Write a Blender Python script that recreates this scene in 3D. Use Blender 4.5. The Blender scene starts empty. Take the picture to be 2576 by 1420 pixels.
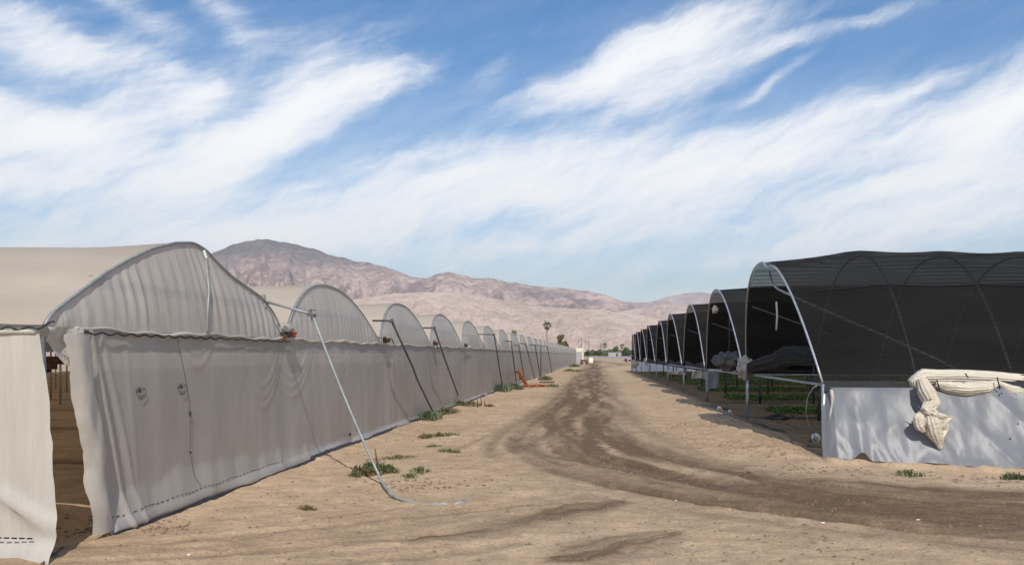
import bpy, math, random
import numpy as np
from mathutils import Vector, noise as mnoise

# ------------------------------------------------------------------ camera, sky, sun, exposure
SC = bpy.context.scene
COL = SC.collection
E = 1.85                      # eye height
F = 2089.0                    # focal length in units of a 2576-wide picture
TH = math.atan(220.0 / F)     # the camera looks a little left of the road
CT, ST = math.cos(TH), math.sin(TH)
HZ = 891.0

cam = bpy.data.cameras.new("camera")
cam.sensor_width = 36.0
cam.lens = 36.0 * F / 2576.0
cam.shift_y = (HZ - 710.0) / 2576.0
cam.clip_start = 0.1
cam.clip_end = 60000.0
camo = bpy.data.objects.new("camera", cam)
camo.location = (0, 0, E)
camo.rotation_euler = (math.pi / 2, 0, TH)
COL.objects.link(camo)
SC.camera = camo

SUN_EL = math.radians(45.0)
SUN_AZ = math.radians(167.0)       # measured from +Y towards +X : behind the camera, a little to the right
sd = Vector((math.sin(SUN_AZ) * math.cos(SUN_EL), math.cos(SUN_AZ) * math.cos(SUN_EL), math.sin(SUN_EL)))
sl = bpy.data.lights.new("sun", 'SUN')
sl.energy = 3.7
sl.angle = math.radians(0.55)
sl.color = (1.0, 0.94, 0.85)
so = bpy.data.objects.new("sun", sl)
so.rotation_euler = sd.to_track_quat('Z', 'Y').to_euler()
so.location = (20, -40, 60)
COL.objects.link(so)

SC.view_settings.view_transform = 'Standard'
SC.view_settings.look = 'None'
SC.view_settings.exposure = 0.10
SC.view_settings.gamma = 1.0
SC.render.engine = 'CYCLES'
SC.cycles.use_denoising = True
SC.cycles.max_bounces = 6
SC.cycles.diffuse_bounces = 3
SC.cycles.glossy_bounces = 2
SC.cycles.transmission_bounces = 4
SC.cycles.volume_bounces = 0
SC.cycles.transparent_max_bounces = 40
SC.cycles.sample_clamp_indirect = 6.0


def W(px, py, zc):
    """a point seen at (px,py) of the 2576x1420 picture at camera depth zc"""
    xc = (px - 1288.0) / F * zc
    return (xc * CT - zc * ST, xc * ST + zc * CT, E + (HZ - py) / F * zc)


def G(px, py):
    zc = F * E / (py - HZ)
    p = W(px, py, zc)
    return (p[0], p[1])


def uv_sky(px, py):
    ang = math.atan((px - 1288.0) / F)
    return ((ang - TH) * F, (HZ - py) * math.cos(ang))


def N(nt, t, **kw):
    n = nt.nodes.new(t)
    for k, v in kw.items():
        setattr(n, k, v)
    return n


def math_node(nt, op, a, b=None, clamp=False):
    n = N(nt, 'ShaderNodeMath', operation=op, use_clamp=clamp)
    for i, v in enumerate((a, b)):
        if v is None:
            continue
        if isinstance(v, (int, float)):
            n.inputs[i].default_value = v
        else:
            nt.links.new(v, n.inputs[i])
    return n.outputs[0]


world = bpy.data.worlds.new("World")
SC.world = world
world.use_nodes = True
wt = world.node_tree
wt.nodes.clear()
SKY = 0.12
sky = N(wt, 'ShaderNodeTexSky', sky_type='NISHITA')
sky.sun_disc = False
sky.sun_elevation = SUN_EL
sky.sun_rotation = SUN_AZ
sky.air_density = 1.0
sky.dust_density = 0.6
sky.ozone_density = 1.6
tc = N(wt, 'ShaderNodeTexCoord')
sx = N(wt, 'ShaderNodeSeparateXYZ')
wt.links.new(tc.outputs['Generated'], sx.inputs[0])
az = math_node(wt, 'ARCTAN2', sx.outputs[0], sx.outputs[1])
hx = math_node(wt, 'SQRT', math_node(wt, 'ADD', math_node(wt, 'MULTIPLY', sx.outputs[0], sx.outputs[0]),
                                     math_node(wt, 'MULTIPLY', sx.outputs[1], sx.outputs[1])))
vv = math_node(wt, 'DIVIDE', sx.outputs[2], math_node(wt, 'MAXIMUM', hx, 0.02))
U = math_node(wt, 'MULTIPLY', az, F / 100.0)
V = math_node(wt, 'MULTIPLY', vv, F / 100.0)
cb = N(wt, 'ShaderNodeCombineXYZ')
wt.links.new(U, cb.inputs[0])
wt.links.new(V, cb.inputs[1])


def warp(vec, scale, amount, detail=4.0, seed=0.0):
    n = N(wt, 'ShaderNodeTexNoise')
    n.inputs['Scale'].default_value = scale
    n.inputs['Detail'].default_value = detail
    n.inputs['Roughness'].default_value = 0.6
    ad0 = N(wt, 'ShaderNodeVectorMath', operation='ADD')
    wt.links.new(vec, ad0.inputs[0])
    ad0.inputs[1].default_value = (seed, seed * 1.7, seed)
    wt.links.new(ad0.outputs[0], n.inputs['Vector'])
    s = N(wt, 'ShaderNodeVectorMath', operation='SUBTRACT')
    wt.links.new(n.outputs['Color'], s.inputs[0])
    s.inputs[1].default_value = (0.5, 0.5, 0.5)
    m = N(wt, 'ShaderNodeVectorMath', operation='SCALE')
    wt.links.new(s.outputs[0], m.inputs[0])
    m.inputs['Scale'].default_value = amount
    a = N(wt, 'ShaderNodeVectorMath', operation='ADD')
    wt.links.new(vec, a.inputs[0])
    wt.links.new(m.outputs[0], a.inputs[1])
    return a.outputs[0]


wv = warp(cb.outputs[0], 0.22, 1.1, 2.0)
wv = warp(wv, 0.8, 0.55, 8.0, 7.3)
# cirrus strokes : px, py, half length, half width, rise angle, strength
STROKES = [
    (250, 165, 330, 105, -16, .62), (60, 70, 160, 60, -22, .45), (420, 180, 130, 70, -10, .35),
    (90, 325, 260, 62, -10, .85), (60, 420, 330, 60, 0, .5),
    (700, 330, 470, 66, 28, 1.0), (560, 400, 300, 60, 30, .6), (930, 205, 230, 60, 22, .55),
    (800, 175, 290, 110, 32, .5), (740, 240, 200, 60, 60, .35), (660, 120, 200, 80, 50, .25),
    (370, 40, 260, 55, -25, .42), (560, 25, 140, 55, -50, .5), (500, 285, 120, 45, 60, .45),
    (330, 345, 330, 75, 6, .55), (200, 480, 380, 70, 5, .45), (330, 590, 500, 70, 4, .6),
    (1740, 100, 330, 95, 14, .85), (1560, 170, 330, 80, 27, .6), (2080, 72, 330, 30, 11, .6),
    (1420, 235, 300, 55, 12, .5), (1690, 235, 380, 85, 24, .55), (1940, 200, 170, 18, 32, .5),
    (1250, 100, 150, 40, 20, .22), (1230, 180, 110, 40, 40, .25),
    (1150, 400, 320, 75, 8, .55), (1400, 460, 760, 105, 8, .95), (1950, 400, 640, 100, 14, .75),
    (2450, 330, 400, 80, 26, .95), (2560, 230, 220, 70, 40, .6), (2150, 290, 260, 24, 14, .35),
    (2350, 205, 200, 18, 20, .3),
    (800, 520, 780, 105, 7, .62), (1700, 560, 760, 60, 6, .5), (2450, 500, 480, 110, 10, .75),
    (2050, 610, 560, 40, 8, .5), (1300, 620, 500, 40, 5, .35), (700, 610, 420, 60, 4, .45),
    (2000, 690, 420, 22, 8, .32), (1250, 660, 200, 18, 2, .2),
    # the rest of the sky, outside this view
    (-1500, 300, 1300, 200, 10, .6), (4000, 300, 1300, 200, -8, .6), (-3000, 500, 900, 120, 4, .5),
    (5500, 500, 900, 120, 6, .5), (700, -500, 1500, 160, 12, .4), (2500, -900, 1600, 200, -14, .4),
]
acc = None
for (px, py, L, Wd, ang, amp) in STROKES:
    u0, v0 = uv_sky(px, py)
    mp = N(wt, 'ShaderNodeMapping', vector_type='TEXTURE')
    mp.inputs['Location'].default_value = (u0 / 100, v0 / 100, 0)
    mp.inputs['Rotation'].default_value = (0, 0, math.radians(ang))
    mp.inputs['Scale'].default_value = (L * 1.25 / 100, Wd * 1.35 / 100, 1)
    wt.links.new(wv, mp.inputs['Vector'])
    # drop z : use only x,y
    ml = N(wt, 'ShaderNodeVectorMath', operation='MULTIPLY')
    ml.inputs[1].default_value = (1, 1, 0)
    wt.links.new(mp.outputs[0], ml.inputs[0])
    g = N(wt, 'ShaderNodeTexGradient', gradient_type='SPHERICAL')
    wt.links.new(ml.outputs[0], g.inputs[0])
    sm = N(wt, 'ShaderNodeMapRange', interpolation_type='SMOOTHSTEP')
    sm.inputs['To Max'].default_value = amp
    wt.links.new(g.outputs['Fac'], sm.inputs['Value'])
    acc = sm.outputs[0] if acc is None else math_node(wt, 'ADD', acc, sm.outputs[0])
# filaments : stretched noise along the streak directions
def fil(ang, sx_, sy_, detail, seed):
    mp = N(wt, 'ShaderNodeMapping', vector_type='TEXTURE')
    mp.inputs['Location'].default_value = (seed, seed, 0)
    mp.inputs['Rotation'].default_value = (0, 0, math.radians(ang))
    mp.inputs['Scale'].default_value = (sx_, sy_, 1)
    wt.links.new(wv, mp.inputs['Vector'])
    n = N(wt, 'ShaderNodeTexNoise')
    n.inputs['Scale'].default_value = 1.0
    n.inputs['Detail'].default_value = detail
    n.inputs['Roughness'].default_value = 0.62
    wt.links.new(mp.outputs[0], n.inputs['Vector'])
    return n.outputs['Fac']
f1 = fil(15, 8.5, 0.75, 8.0, 3.1)
f2 = fil(31, 5.0, 0.5, 8.0, 11.7)
f3 = fil(9, 7.0, 1.9, 5.0, 23.0)
fl = math_node(wt, 'ADD', math_node(wt, 'MULTIPLY', f1, 0.45), math_node(wt, 'ADD', math_node(wt, 'MULTIPLY', f2, 0.3), math_node(wt, 'MULTIPLY', f3, 0.25)))
# fine feathering, frayed across the streaks
f4 = fil(50, 1.1, 0.34, 9.0, 41.0)
f5 = fil(22, 0.9, 0.16, 6.0, 57.0)
fl = math_node(wt, 'ADD', math_node(wt, 'MULTIPLY', fl, .80), math_node(wt, 'ADD', math_node(wt, 'MULTIPLY', f4, .12), math_node(wt, 'MULTIPLY', f5, .08)))
cut = math_node(wt, 'SUBTRACT', fl, .50)
edge = math_node(wt, 'ADD', math_node(wt, 'MULTIPLY', acc, .80), math_node(wt, 'MULTIPLY', cut, 4.2))
em = N(wt, 'ShaderNodeMapRange', interpolation_type='SMOOTHSTEP')
em.inputs['From Min'].default_value = -.10
em.inputs['From Max'].default_value = 1.75
wt.links.new(edge, em.inputs['Value'])
gate = math_node(wt, 'MULTIPLY', acc, 1.7, clamp=True)
dens = math_node(wt, 'MULTIPLY', math_node(wt, 'ADD', math_node(wt, 'MULTIPLY', em.outputs[0], 1.35), math_node(wt, 'MULTIPLY', math_node(wt, 'MULTIPLY', acc, .28), fl)), gate)
fm = N(wt, 'ShaderNodeMapRange', interpolation_type='SMOOTHSTEP')
fm.inputs['From Min'].default_value = 0.36
fm.inputs['From Max'].default_value = 0.64
fm.inputs['To Min'].default_value = 0.35
fm.inputs['To Max'].default_value = 1.2
wt.links.new(fl, fm.inputs['Value'])
# a thin veil everywhere low down
veil = N(wt, 'ShaderNodeMapRange')
veil.inputs['From Min'].default_value = 7.0
veil.inputs['From Max'].default_value = 1.0
veil.inputs['To Min'].default_value = 0.05
veil.inputs['To Max'].default_value = 0.46
wt.links.new(V, veil.inputs['Value'])
dens = math_node(wt, 'ADD', dens, math_node(wt, 'MULTIPLY', veil.outputs[0], fm.outputs[0]))
# 1-exp(-k d)
cov = math_node(wt, 'SUBTRACT', 1.0, math_node(wt, 'POWER', 2.718, math_node(wt, 'MULTIPLY', dens, -1.75)))
cov = math_node(wt, 'MULTIPLY', cov, 1.0, clamp=True)
mx = N(wt, 'ShaderNodeMix', data_type='RGBA')
wt.links.new(cov, mx.inputs['Factor'])
hs = N(wt, 'ShaderNodeHueSaturation')
hs.inputs['Saturation'].default_value = 1.45
hs.inputs['Value'].default_value = 1.06
wt.links.new(sky.outputs[0], hs.inputs['Color'])
wt.links.new(hs.outputs[0], mx.inputs['A'])
mx.inputs['B'].default_value = (1.11 / SKY, 1.10 / SKY, 1.08 / SKY, 1)
bg = N(wt, 'ShaderNodeBackground')
bg.inputs['Strength'].default_value = SKY
wt.links.new(mx.outputs['Result'], bg.inputs['Color'])
wo = N(wt, 'ShaderNodeOutputWorld')
wt.links.new(bg.outputs[0], wo.inputs['Surface'])
world.cycles.sampling_method = 'MANUAL'
world.cycles.sample_map_resolution = 512

# ------------------------------------------------------------------ helpers
rnd = random.Random(5)


def hash2(ix, iy, seed):
    h = (ix.astype(np.int64) * 374761393 + iy.astype(np.int64) * 668265263 + seed * 974634521) & 0x7fffffff
    h = ((h ^ (h >> 13)) * 1274126177) & 0x7fffffff
    h = h ^ (h >> 16)
    return (h & 0xffff) / 65535.0


def vnoise(x, y, seed=0):
    x = np.asarray(x, float); y = np.asarray(y, float)
    x, y = np.broadcast_arrays(x, y)
    ix = np.floor(x); iy = np.floor(y)
    fx = x - ix; fy = y - iy
    fx = fx * fx * (3 - 2 * fx); fy = fy * fy * (3 - 2 * fy)
    a = hash2(ix, iy, seed); b = hash2(ix + 1, iy, seed)
    c = hash2(ix, iy + 1, seed); d = hash2(ix + 1, iy + 1, seed)
    return (a * (1 - fx) + b * fx) * (1 - fy) + (c * (1 - fx) + d * fx) * fy


def fbm(x, y, seed=0, oct=4, gain=0.5):
    r = 0; a = 1.0; t = 0
    for o in range(oct):
        r = r + a * vnoise(np.asarray(x) * 2 ** o, np.asarray(y) * 2 ** o, seed + o * 17)
        t += a; a *= gain
    return r / t


class MB:
    def __init__(s):
        s.v = []; s.f = []

    def add(s, vs, fs):
        o = len(s.v)
        s.v.extend(tuple(map(float, p)) for p in vs)
        s.f.extend(tuple(i + o for i in f) for f in fs)

    def box(s, x0, x1, y0, y1, z0, z1):
        s.add([(x0, y0, z0), (x1, y0, z0), (x1, y1, z0), (x0, y1, z0), (x0, y0, z1), (x1, y0, z1), (x1, y1, z1), (x0, y1, z1)],
              [(0, 3, 2, 1), (4, 5, 6, 7), (0, 1, 5, 4), (1, 2, 6, 5), (2, 3, 7, 6), (3, 0, 4, 7)])

    def bar(s, a, b, w, h=None):
        """a board from a to b with section w x h"""
        h = h or w
        a = Vector(a); b = Vector(b); d = (b - a).normalized()
        up = Vector((0, 0, 1)) if abs(d.z) < 0.95 else Vector((0, 1, 0))
        r = d.cross(up).normalized(); u = r.cross(d).normalized()
        vs = []
        for p in (a, b):
            for (i, j) in ((-1, -1), (1, -1), (1, 1), (-1, 1)):
                vs.append(p + r * (i * w / 2) + u * (j * h / 2))
        s.add(vs, [(0, 1, 2, 3), (7, 6, 5, 4), (0, 4, 5, 1), (1, 5, 6, 2), (2, 6, 7, 3), (3, 7, 4, 0)])

    def tube(s, pts, r, n=8, cap=True):
        P = [Vector(p) for p in pts]
        m = len(P)
        vs = []; fs = []
        pr = None
        for i in range(m):
            d = (P[min(i + 1, m - 1)] - P[max(i - 1, 0)]).normalized()
            if pr is None:
                up = Vector((0, 0, 1)) if abs(d.z) < 0.9 else Vector((0, 1, 0))
                rt = d.cross(up).normalized()
            else:
                rt = (pr - d * pr.dot(d)).normalized()
            pr = rt
            u = d.cross(rt)
            rr = r[i] if isinstance(r, (list, tuple)) else r
            for k in range(n):
                a = 2 * math.pi * k / n
                vs.append(P[i] + rt * (math.cos(a) * rr) + u * (math.sin(a) * rr))
        for i in range(m - 1):
            for k in range(n):
                k2 = (k + 1) % n
                fs.append((i * n + k, i * n + k2, (i + 1) * n + k2, (i + 1) * n + k))
        if cap:
            fs.append(tuple(range(n - 1, -1, -1)))
            fs.append(tuple((m - 1) * n + k for k in range(n)))
        s.add(vs, fs)

    def grid(s, P):
        """P : array (a,b,3)"""
        a, b = P.shape[0], P.shape[1]
        o = len(s.v)
        s.v.extend(map(tuple, P.reshape(-1, 3).tolist()))
        for i in range(a - 1):
            for j in range(b - 1):
                k = o + i * b + j
                s.f.append((k, k + 1, k + b + 1, k + b))

    def mesh(s, name, m, smooth=False):
        me = bpy.data.meshes.new(name)
        me.from_pydata(s.v, [], s.f)
        if m is not None:
            me.materials.append(m)
        if smooth:
            me.polygons.foreach_set('use_smooth', [True] * len(me.polygons))
        me.update()
        return me

    def build(s, name, m, parent=None, smooth=False, loc=None):
        return link(name, s.mesh(name, m, smooth), parent, loc)


def link(name, me, parent=None, loc=None):
    o = bpy.data.objects.new(name, me)
    COL.objects.link(o)
    if parent is not None:
        o.parent = parent
    if loc is not None:
        o.location = loc
    return o


def grid_mesh_fast(name, P, m, smooth=True):
    a, b = P.shape[0], P.shape[1]
    me = bpy.data.meshes.new(name)
    idx = (np.arange(a - 1)[:, None] * b + np.arange(b - 1)[None, :]).reshape(-1)
    q = np.stack([idx, idx + 1, idx + b + 1, idx + b], 1).astype(np.int32)
    me.vertices.add(a * b)
    me.vertices.foreach_set('co', P.reshape(-1).astype(np.float32))
    me.loops.add(q.size)
    me.loops.foreach_set('vertex_index', q.reshape(-1))
    me.polygons.add(len(q))
    me.polygons.foreach_set('loop_start', np.arange(len(q), dtype=np.int32) * 4)
    me.polygons.foreach_set('use_smooth', np.full(len(q), smooth))
    me.update(calc_edges=True)
    me.validate()
    me.materials.append(m)
    return me


def tag(o, label=None, cat=None, group=None, kind=None):
    if label: o['label'] = label
    if cat: o['category'] = cat
    if group: o['group'] = group
    if kind: o['kind'] = kind
    return o


def empty(name, loc, label=None, cat=None, group=None):
    o = bpy.data.objects.new(name, None)
    COL.objects.link(o)
    o.location = loc
    o.empty_display_size = 0.3
    return tag(o, label, cat, group)


# ------------------------------------------------------------------ materials
def new_mat(name):
    m = bpy.data.materials.new(name)
    m.use_nodes = True
    nt = m.node_tree
    nt.nodes.clear()
    out = N(nt, 'ShaderNodeOutputMaterial')
    return m, nt, out


def noise_n(nt, scale, detail=4, rough=0.55, vec=None, stretch=None):
    n = N(nt, 'ShaderNodeTexNoise')
    n.inputs['Scale'].default_value = scale
    n.inputs['Detail'].default_value = detail
    n.inputs['Roughness'].default_value = rough
    if vec is None:
        t = N(nt, 'ShaderNodeTexCoord')
        vec = t.outputs['Object']
    if stretch:
        mp = N(nt, 'ShaderNodeMapping')
        mp.inputs['Scale'].default_value = stretch
        nt.links.new(vec, mp.inputs['Vector'])
        vec = mp.outputs[0]
    nt.links.new(vec, n.inputs['Vector'])
    return n


def ramp(nt, fac, stops):
    r = N(nt, 'ShaderNodeValToRGB')
    el = r.color_ramp.elements
    while len(el) < len(stops):
        el.new(0.5)
    for e, (p, c) in zip(el, stops):
        e.position = p
        e.color = (c[0], c[1], c[2], 1)
    nt.links.new(fac, r.inputs['Fac'])
    return r.outputs['Color']


def simple(name, col, rough=0.6, var=0.25, scale=6.0, metal=0.0, bump=0.0, stretch=None, col2=None, spec=0.4):
    m, nt, out = new_mat(name)
    p = N(nt, 'ShaderNodeBsdfPrincipled')
    n = noise_n(nt, scale, 5, 0.6, stretch=stretch)
    c2 = col2 or tuple(c * (1 - var) for c in col)
    c1 = tuple(min(1, c * (1 + var * 0.6)) for c in col)
    nt.links.new(ramp(nt, n.outputs['Fac'], [(0.3, c2), (0.7, c1)]), p.inputs['Base Color'])
    p.inputs['Roughness'].default_value = rough
    p.inputs['Metallic'].default_value = metal
    p.inputs['Specular IOR Level'].default_value = spec
    if bump:
        b = N(nt, 'ShaderNodeBump')
        b.inputs['Strength'].default_value = bump
        nt.links.new(n.outputs['Fac'], b.inputs['Height'])
        nt.links.new(b.outputs[0], p.inputs['Normal'])
    nt.links.new(p.outputs[0], out.inputs['Surface'])
    return m


def poly_film(name, col, trans=0.35, rough=0.42, stretch=(1, 1, 1), scale=1.2, bump=0.15, dirt=(0.42, 0.35, 0.27), dirt_amt=0.25,
              clear=0.0, tcol=None, fold=6.0):
    """polyethylene film : dusty milky sheet, part of the light passes through it"""
    m, nt, out = new_mat(name)
    p = N(nt, 'ShaderNodeBsdfPrincipled')
    n = noise_n(nt, scale, 6, 0.6, stretch=stretch)
    n2 = noise_n(nt, 0.35, 4, 0.6)
    c_lo = tuple(c * 0.86 for c in col); c_hi = tuple(min(1, c * 1.07) for c in col)
    base = ramp(nt, n.outputs['Fac'], [(0.3, c_lo), (0.7, c_hi)])
    mx = N(nt, 'ShaderNodeMix', data_type='RGBA')
    dm = N(nt, 'ShaderNodeMapRange')
    dm.inputs['From Min'].default_value = 0.45; dm.inputs['From Max'].default_value = 0.75
    dm.inputs['To Max'].default_value = dirt_amt
    nt.links.new(n2.outputs['Fac'], dm.inputs['Value'])
    nt.links.new(dm.outputs[0], mx.inputs['Factor'])
    nt.links.new(base, mx.inputs['A'])
    mx.inputs['B'].default_value = (*dirt, 1)
    nt.links.new(mx.outputs['Result'], p.inputs['Base Color'])
    p.inputs['Roughness'].default_value = rough
    p.inputs['Specular IOR Level'].default_value = 0.45
    nb = noise_n(nt, fold, 4, 0.55, stretch=stretch)
    b = N(nt, 'ShaderNodeBump')
    b.inputs['Strength'].default_value = bump
    b.inputs['Distance'].default_value = 0.05
    nt.links.new(nb.outputs['Fac'], b.inputs['Height'])
    nt.links.new(b.outputs[0], p.inputs['Normal'])
    t = N(nt, 'ShaderNodeBsdfTranslucent')
    tcl = tcol or col
    t.inputs['Color'].default_value = (*tcl, 1)
    ms = N(nt, 'ShaderNodeMixShader')
    ms.inputs[0].default_value = trans
    nt.links.new(p.outputs[0], ms.inputs[1])
    nt.links.new(t.outputs[0], ms.inputs[2])
    last = ms.outputs[0]
    if clear:
        tr = N(nt, 'ShaderNodeBsdfTransparent')
        m2 = N(nt, 'ShaderNodeMixShader')
        m2.inputs[0].default_value = clear
        nt.links.new(last, m2.inputs[1]); nt.links.new(tr.outputs[0], m2.inputs[2])
        last = m2.outputs[0]
    nt.links.new(last, out.inputs['Surface'])
    return m


M = {}
M['wall_film'] = poly_film('grey_wall_film', (.55, .51, .47), trans=.28, rough=.36, clear=.08, stretch=(1, 1.6, .35), scale=1.6, bump=.14, fold=4, dirt=(.33, .28, .22), dirt_amt=.4)
M['gable_film'] = poly_film('gable_film', (.74, .68, .615), trans=.38, rough=.34, clear=.13, stretch=(1, 3.5, .3), scale=2.2, bump=.3, fold=4, dirt_amt=.3)
M['roof_film'] = poly_film('roof_film', (.66, .565, .44), trans=.38, rough=.6, stretch=(.4, 1, 1), scale=1.0, bump=.08, dirt=(.44, .36, .27), dirt_amt=.45)
M['front_film'] = poly_film('front_wall_film', (.66, .61, .53), trans=.25, rough=.4, stretch=(2.5, 1, .4), scale=1.6, bump=.2, dirt_amt=.3)
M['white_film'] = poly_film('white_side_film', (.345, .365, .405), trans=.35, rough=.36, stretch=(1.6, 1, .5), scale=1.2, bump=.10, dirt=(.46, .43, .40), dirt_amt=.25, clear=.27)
M['end_film'] = poly_film('far_end_film', (.80, .82, .88), trans=.75, rough=.5, bump=.1, dirt_amt=.1)
M['cream_film'] = poly_film('cream_bundle_film', (.78, .71, .58), trans=.16, rough=.34, stretch=(.6, 3, 3), scale=3.0, bump=.5, dirt=(.46, .36, .22), dirt_amt=.5, fold=9)
M['rag_film'] = poly_film('rag_film', (.58, .53, .46), trans=.25, rough=.5, scale=4, bump=.5, dirt_amt=.5, fold=10)
M['galv'] = simple('galvanised_pipe', (.44, .46, .47), .42, .25, 9, metal=.55, spec=.5)
M['dark_pipe'] = simple('dark_weathered_pipe', (.10, .10, .105), .55, .35, 8)
M['grey_pipe'] = simple('dull_grey_pipe', (.33, .35, .34), .5, .25, 8, metal=.2)
M['post_dark'] = simple('dark_post', (.06, .065, .06), .7, .4, 5)
M['black_cord'] = simple('black_cord', (.015, .015, .017), .8, .3, 8)
M['black_film'] = simple('black_film', (.03, .03, .036), .5, .4, 8, bump=.3)
M['ink'] = simple('ink_mark', (.05, .05, .065), .8, .4, 20)
M['rust'] = simple('orange_rusty_wood', (.36, .12, .035), .8, .45, 14, bump=.2)
M['wood'] = simple('grey_stake_wood', (.14, .10, .07), .85, .35, 18, bump=.2)
M['red'] = simple('red_plastic', (.45, .04, .02), .45, .3, 9)
M['brown'] = simple('brown_bracket', (.09, .045, .025), .8, .4, 12)
M['cream_paint'] = simple('cream_painted_wood', (.76, .70, .52), .6, .12, 3)
M['white_paint'] = simple('white_paint', (.78, .77, .72), .5, .1, 3)
M['grey_panel'] = simple('grey_panel', (.40, .39, .38), .7, .2, 2)
M['wagon_brown'] = simple('wagon_brown', (.17, .075, .06), .75, .3, 5)
M['tyre'] = simple('tyre_rubber', (.02, .02, .02), .8, .3, 12)
M['glass_dark'] = simple('dark_glass', (.02, .025, .03), .12, .2, 2, spec=.6)
M['car_red'] = simple('red_car_paint', (.16, .006, .014), .25, .15, 3, spec=.6)
M['chrome'] = simple('wheel_metal', (.62, .62, .62), .35, .1, 6, metal=.4)
M['bark'] = simple('bark', (.17, .125, .09), .9, .35, 6, bump=.4)
M['palm_bark'] = simple('palm_bark', (.27, .20, .145), .9, .3, 8, bump=.4)
M['pole_wood'] = simple('utility_pole_wood', (.13, .10, .08), .85, .3, 5)
M['stone'] = simple('soil_clod', (.25, .178, .118), .95, .35, 7, bump=.3)


def leaf_mat(name, col, var=.5):
    m, nt, out = new_mat(name)
    p = N(nt, 'ShaderNodeBsdfPrincipled')
    n = noise_n(nt, 1.3, 4, .6)
    nt.links.new(ramp(nt, n.outputs['Fac'], [(0.3, tuple(c * (1 - var) for c in col)), (0.7, tuple(c * (1 + var) for c in col))]), p.inputs['Base Color'])
    p.inputs['Roughness'].default_value = .6
    t = N(nt, 'ShaderNodeBsdfTranslucent')
    t.inputs['Color'].default_value = (col[0] * 1.5, col[1] * 1.7, col[2], 1)
    ms = N(nt, 'ShaderNodeMixShader'); ms.inputs[0].default_value = .25
    nt.links.new(p.outputs[0], ms.inputs[1]); nt.links.new(t.outputs[0], ms.inputs[2])
    nt.links.new(ms.outputs[0], out.inputs['Surface'])
    return m


M['weed'] = leaf_mat('weed_leaf', (.165, .18, .085))
M['weed_blue'] = leaf_mat('weed_leaf_bluish', (.19, .215, .14))
M['dry'] = leaf_mat('dry_grass', (.26, .19, .09), .3)
M['bush'] = leaf_mat('bush_leaf', (.075, .125, .035))
M['bush_pale'] = leaf_mat('bush_leaf_pale', (.17, .19, .085))
M['tree_leaf'] = leaf_mat('tree_leaf', (.22, .19, .085))
M['palm_leaf'] = leaf_mat('palm_leaf', (.13, .15, .07), .3)
M['palm_dry'] = leaf_mat('palm_dry_leaf', (.26, .20, .10), .3)
M['crop'] = leaf_mat('crop_leaf', (.12, .20, .05))


def net_mat():
    """woven shade net : open mesh, part of the light passes straight through"""
    m, nt, out = new_mat('black_shade_net')
    t = N(nt, 'ShaderNodeTexCoord')
    n = noise_n(nt, .8, 4, .55, stretch=(.35, 1, 1))
    # fine weave, in metres along the cloth
    w1 = N(nt, 'ShaderNodeTexWave', wave_type='BANDS', bands_direction='X'); w1.inputs['Scale'].default_value = 3.4
    w1.inputs['Distortion'].default_value = 5; w1.inputs['Detail'].default_value = 1; w1.inputs['Detail Scale'].default_value = .08
    w2 = N(nt, 'ShaderNodeTexWave', wave_type='BANDS', bands_direction='Z'); w2.inputs['Scale'].default_value = 3.8
    w2.inputs['Distortion'].default_value = 9; w2.inputs['Detail'].default_value = 1; w2.inputs['Detail Scale'].default_value = .08
    nt.links.new(t.outputs['Object'], w1.inputs['Vector']); nt.links.new(t.outputs['Object'], w2.inputs['Vector'])
    wv_ = math_node(nt, 'MULTIPLY', w1.outputs['Fac'], w2.outputs['Fac'])
    d = N(nt, 'ShaderNodeBsdfDiffuse')
    nt.links.new(ramp(nt, n.outputs['Fac'], [(.3, (.0145, .014, .0135)), (.7, (.025, .0235, .0215))]), d.inputs['Color'])
    vs2 = N(nt, 'ShaderNodeVectorMath', operation='SCALE')
    nt.links.new(ramp(nt, n.outputs['Fac'], [(.3, (.0155, .015, .0145)), (.7, (.026, .0245, .0225))]), vs2.inputs[0])
    nt.links.new(math_node(nt, 'ADD', .80, math_node(nt, 'ADD', math_node(nt, 'MULTIPLY', w2.outputs['Fac'], .18), math_node(nt, 'MULTIPLY', w1.outputs['Fac'], .06))), vs2.inputs['Scale'])
    nt.links.new(vs2.outputs[0], d.inputs['Color'])
    tr = N(nt, 'ShaderNodeBsdfTransparent')
    fac = math_node(nt, 'ADD', .10, math_node(nt, 'ADD', math_node(nt, 'MULTIPLY', n.outputs['Fac'], .05), math_node(nt, 'MULTIPLY', w2.outputs['Fac'], math_node(nt, 'ADD', .085, math_node(nt, 'MULTIPLY', w1.outputs['Fac'], .045)))))
    ms = N(nt, 'ShaderNodeMixShader')
    nt.links.new(fac, ms.inputs[0]); nt.links.new(d.outputs[0], ms.inputs[1]); nt.links.new(tr.outputs[0], ms.inputs[2])
    nt.links.new(ms.outputs[0], out.inputs['Surface'])
    return m


M['net'] = net_mat()
M['net_thick'] = simple('folded_black_net', (.030, .030, .032), .9, .35, 10, bump=.4, stretch=(.6, 3, 3))


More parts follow.
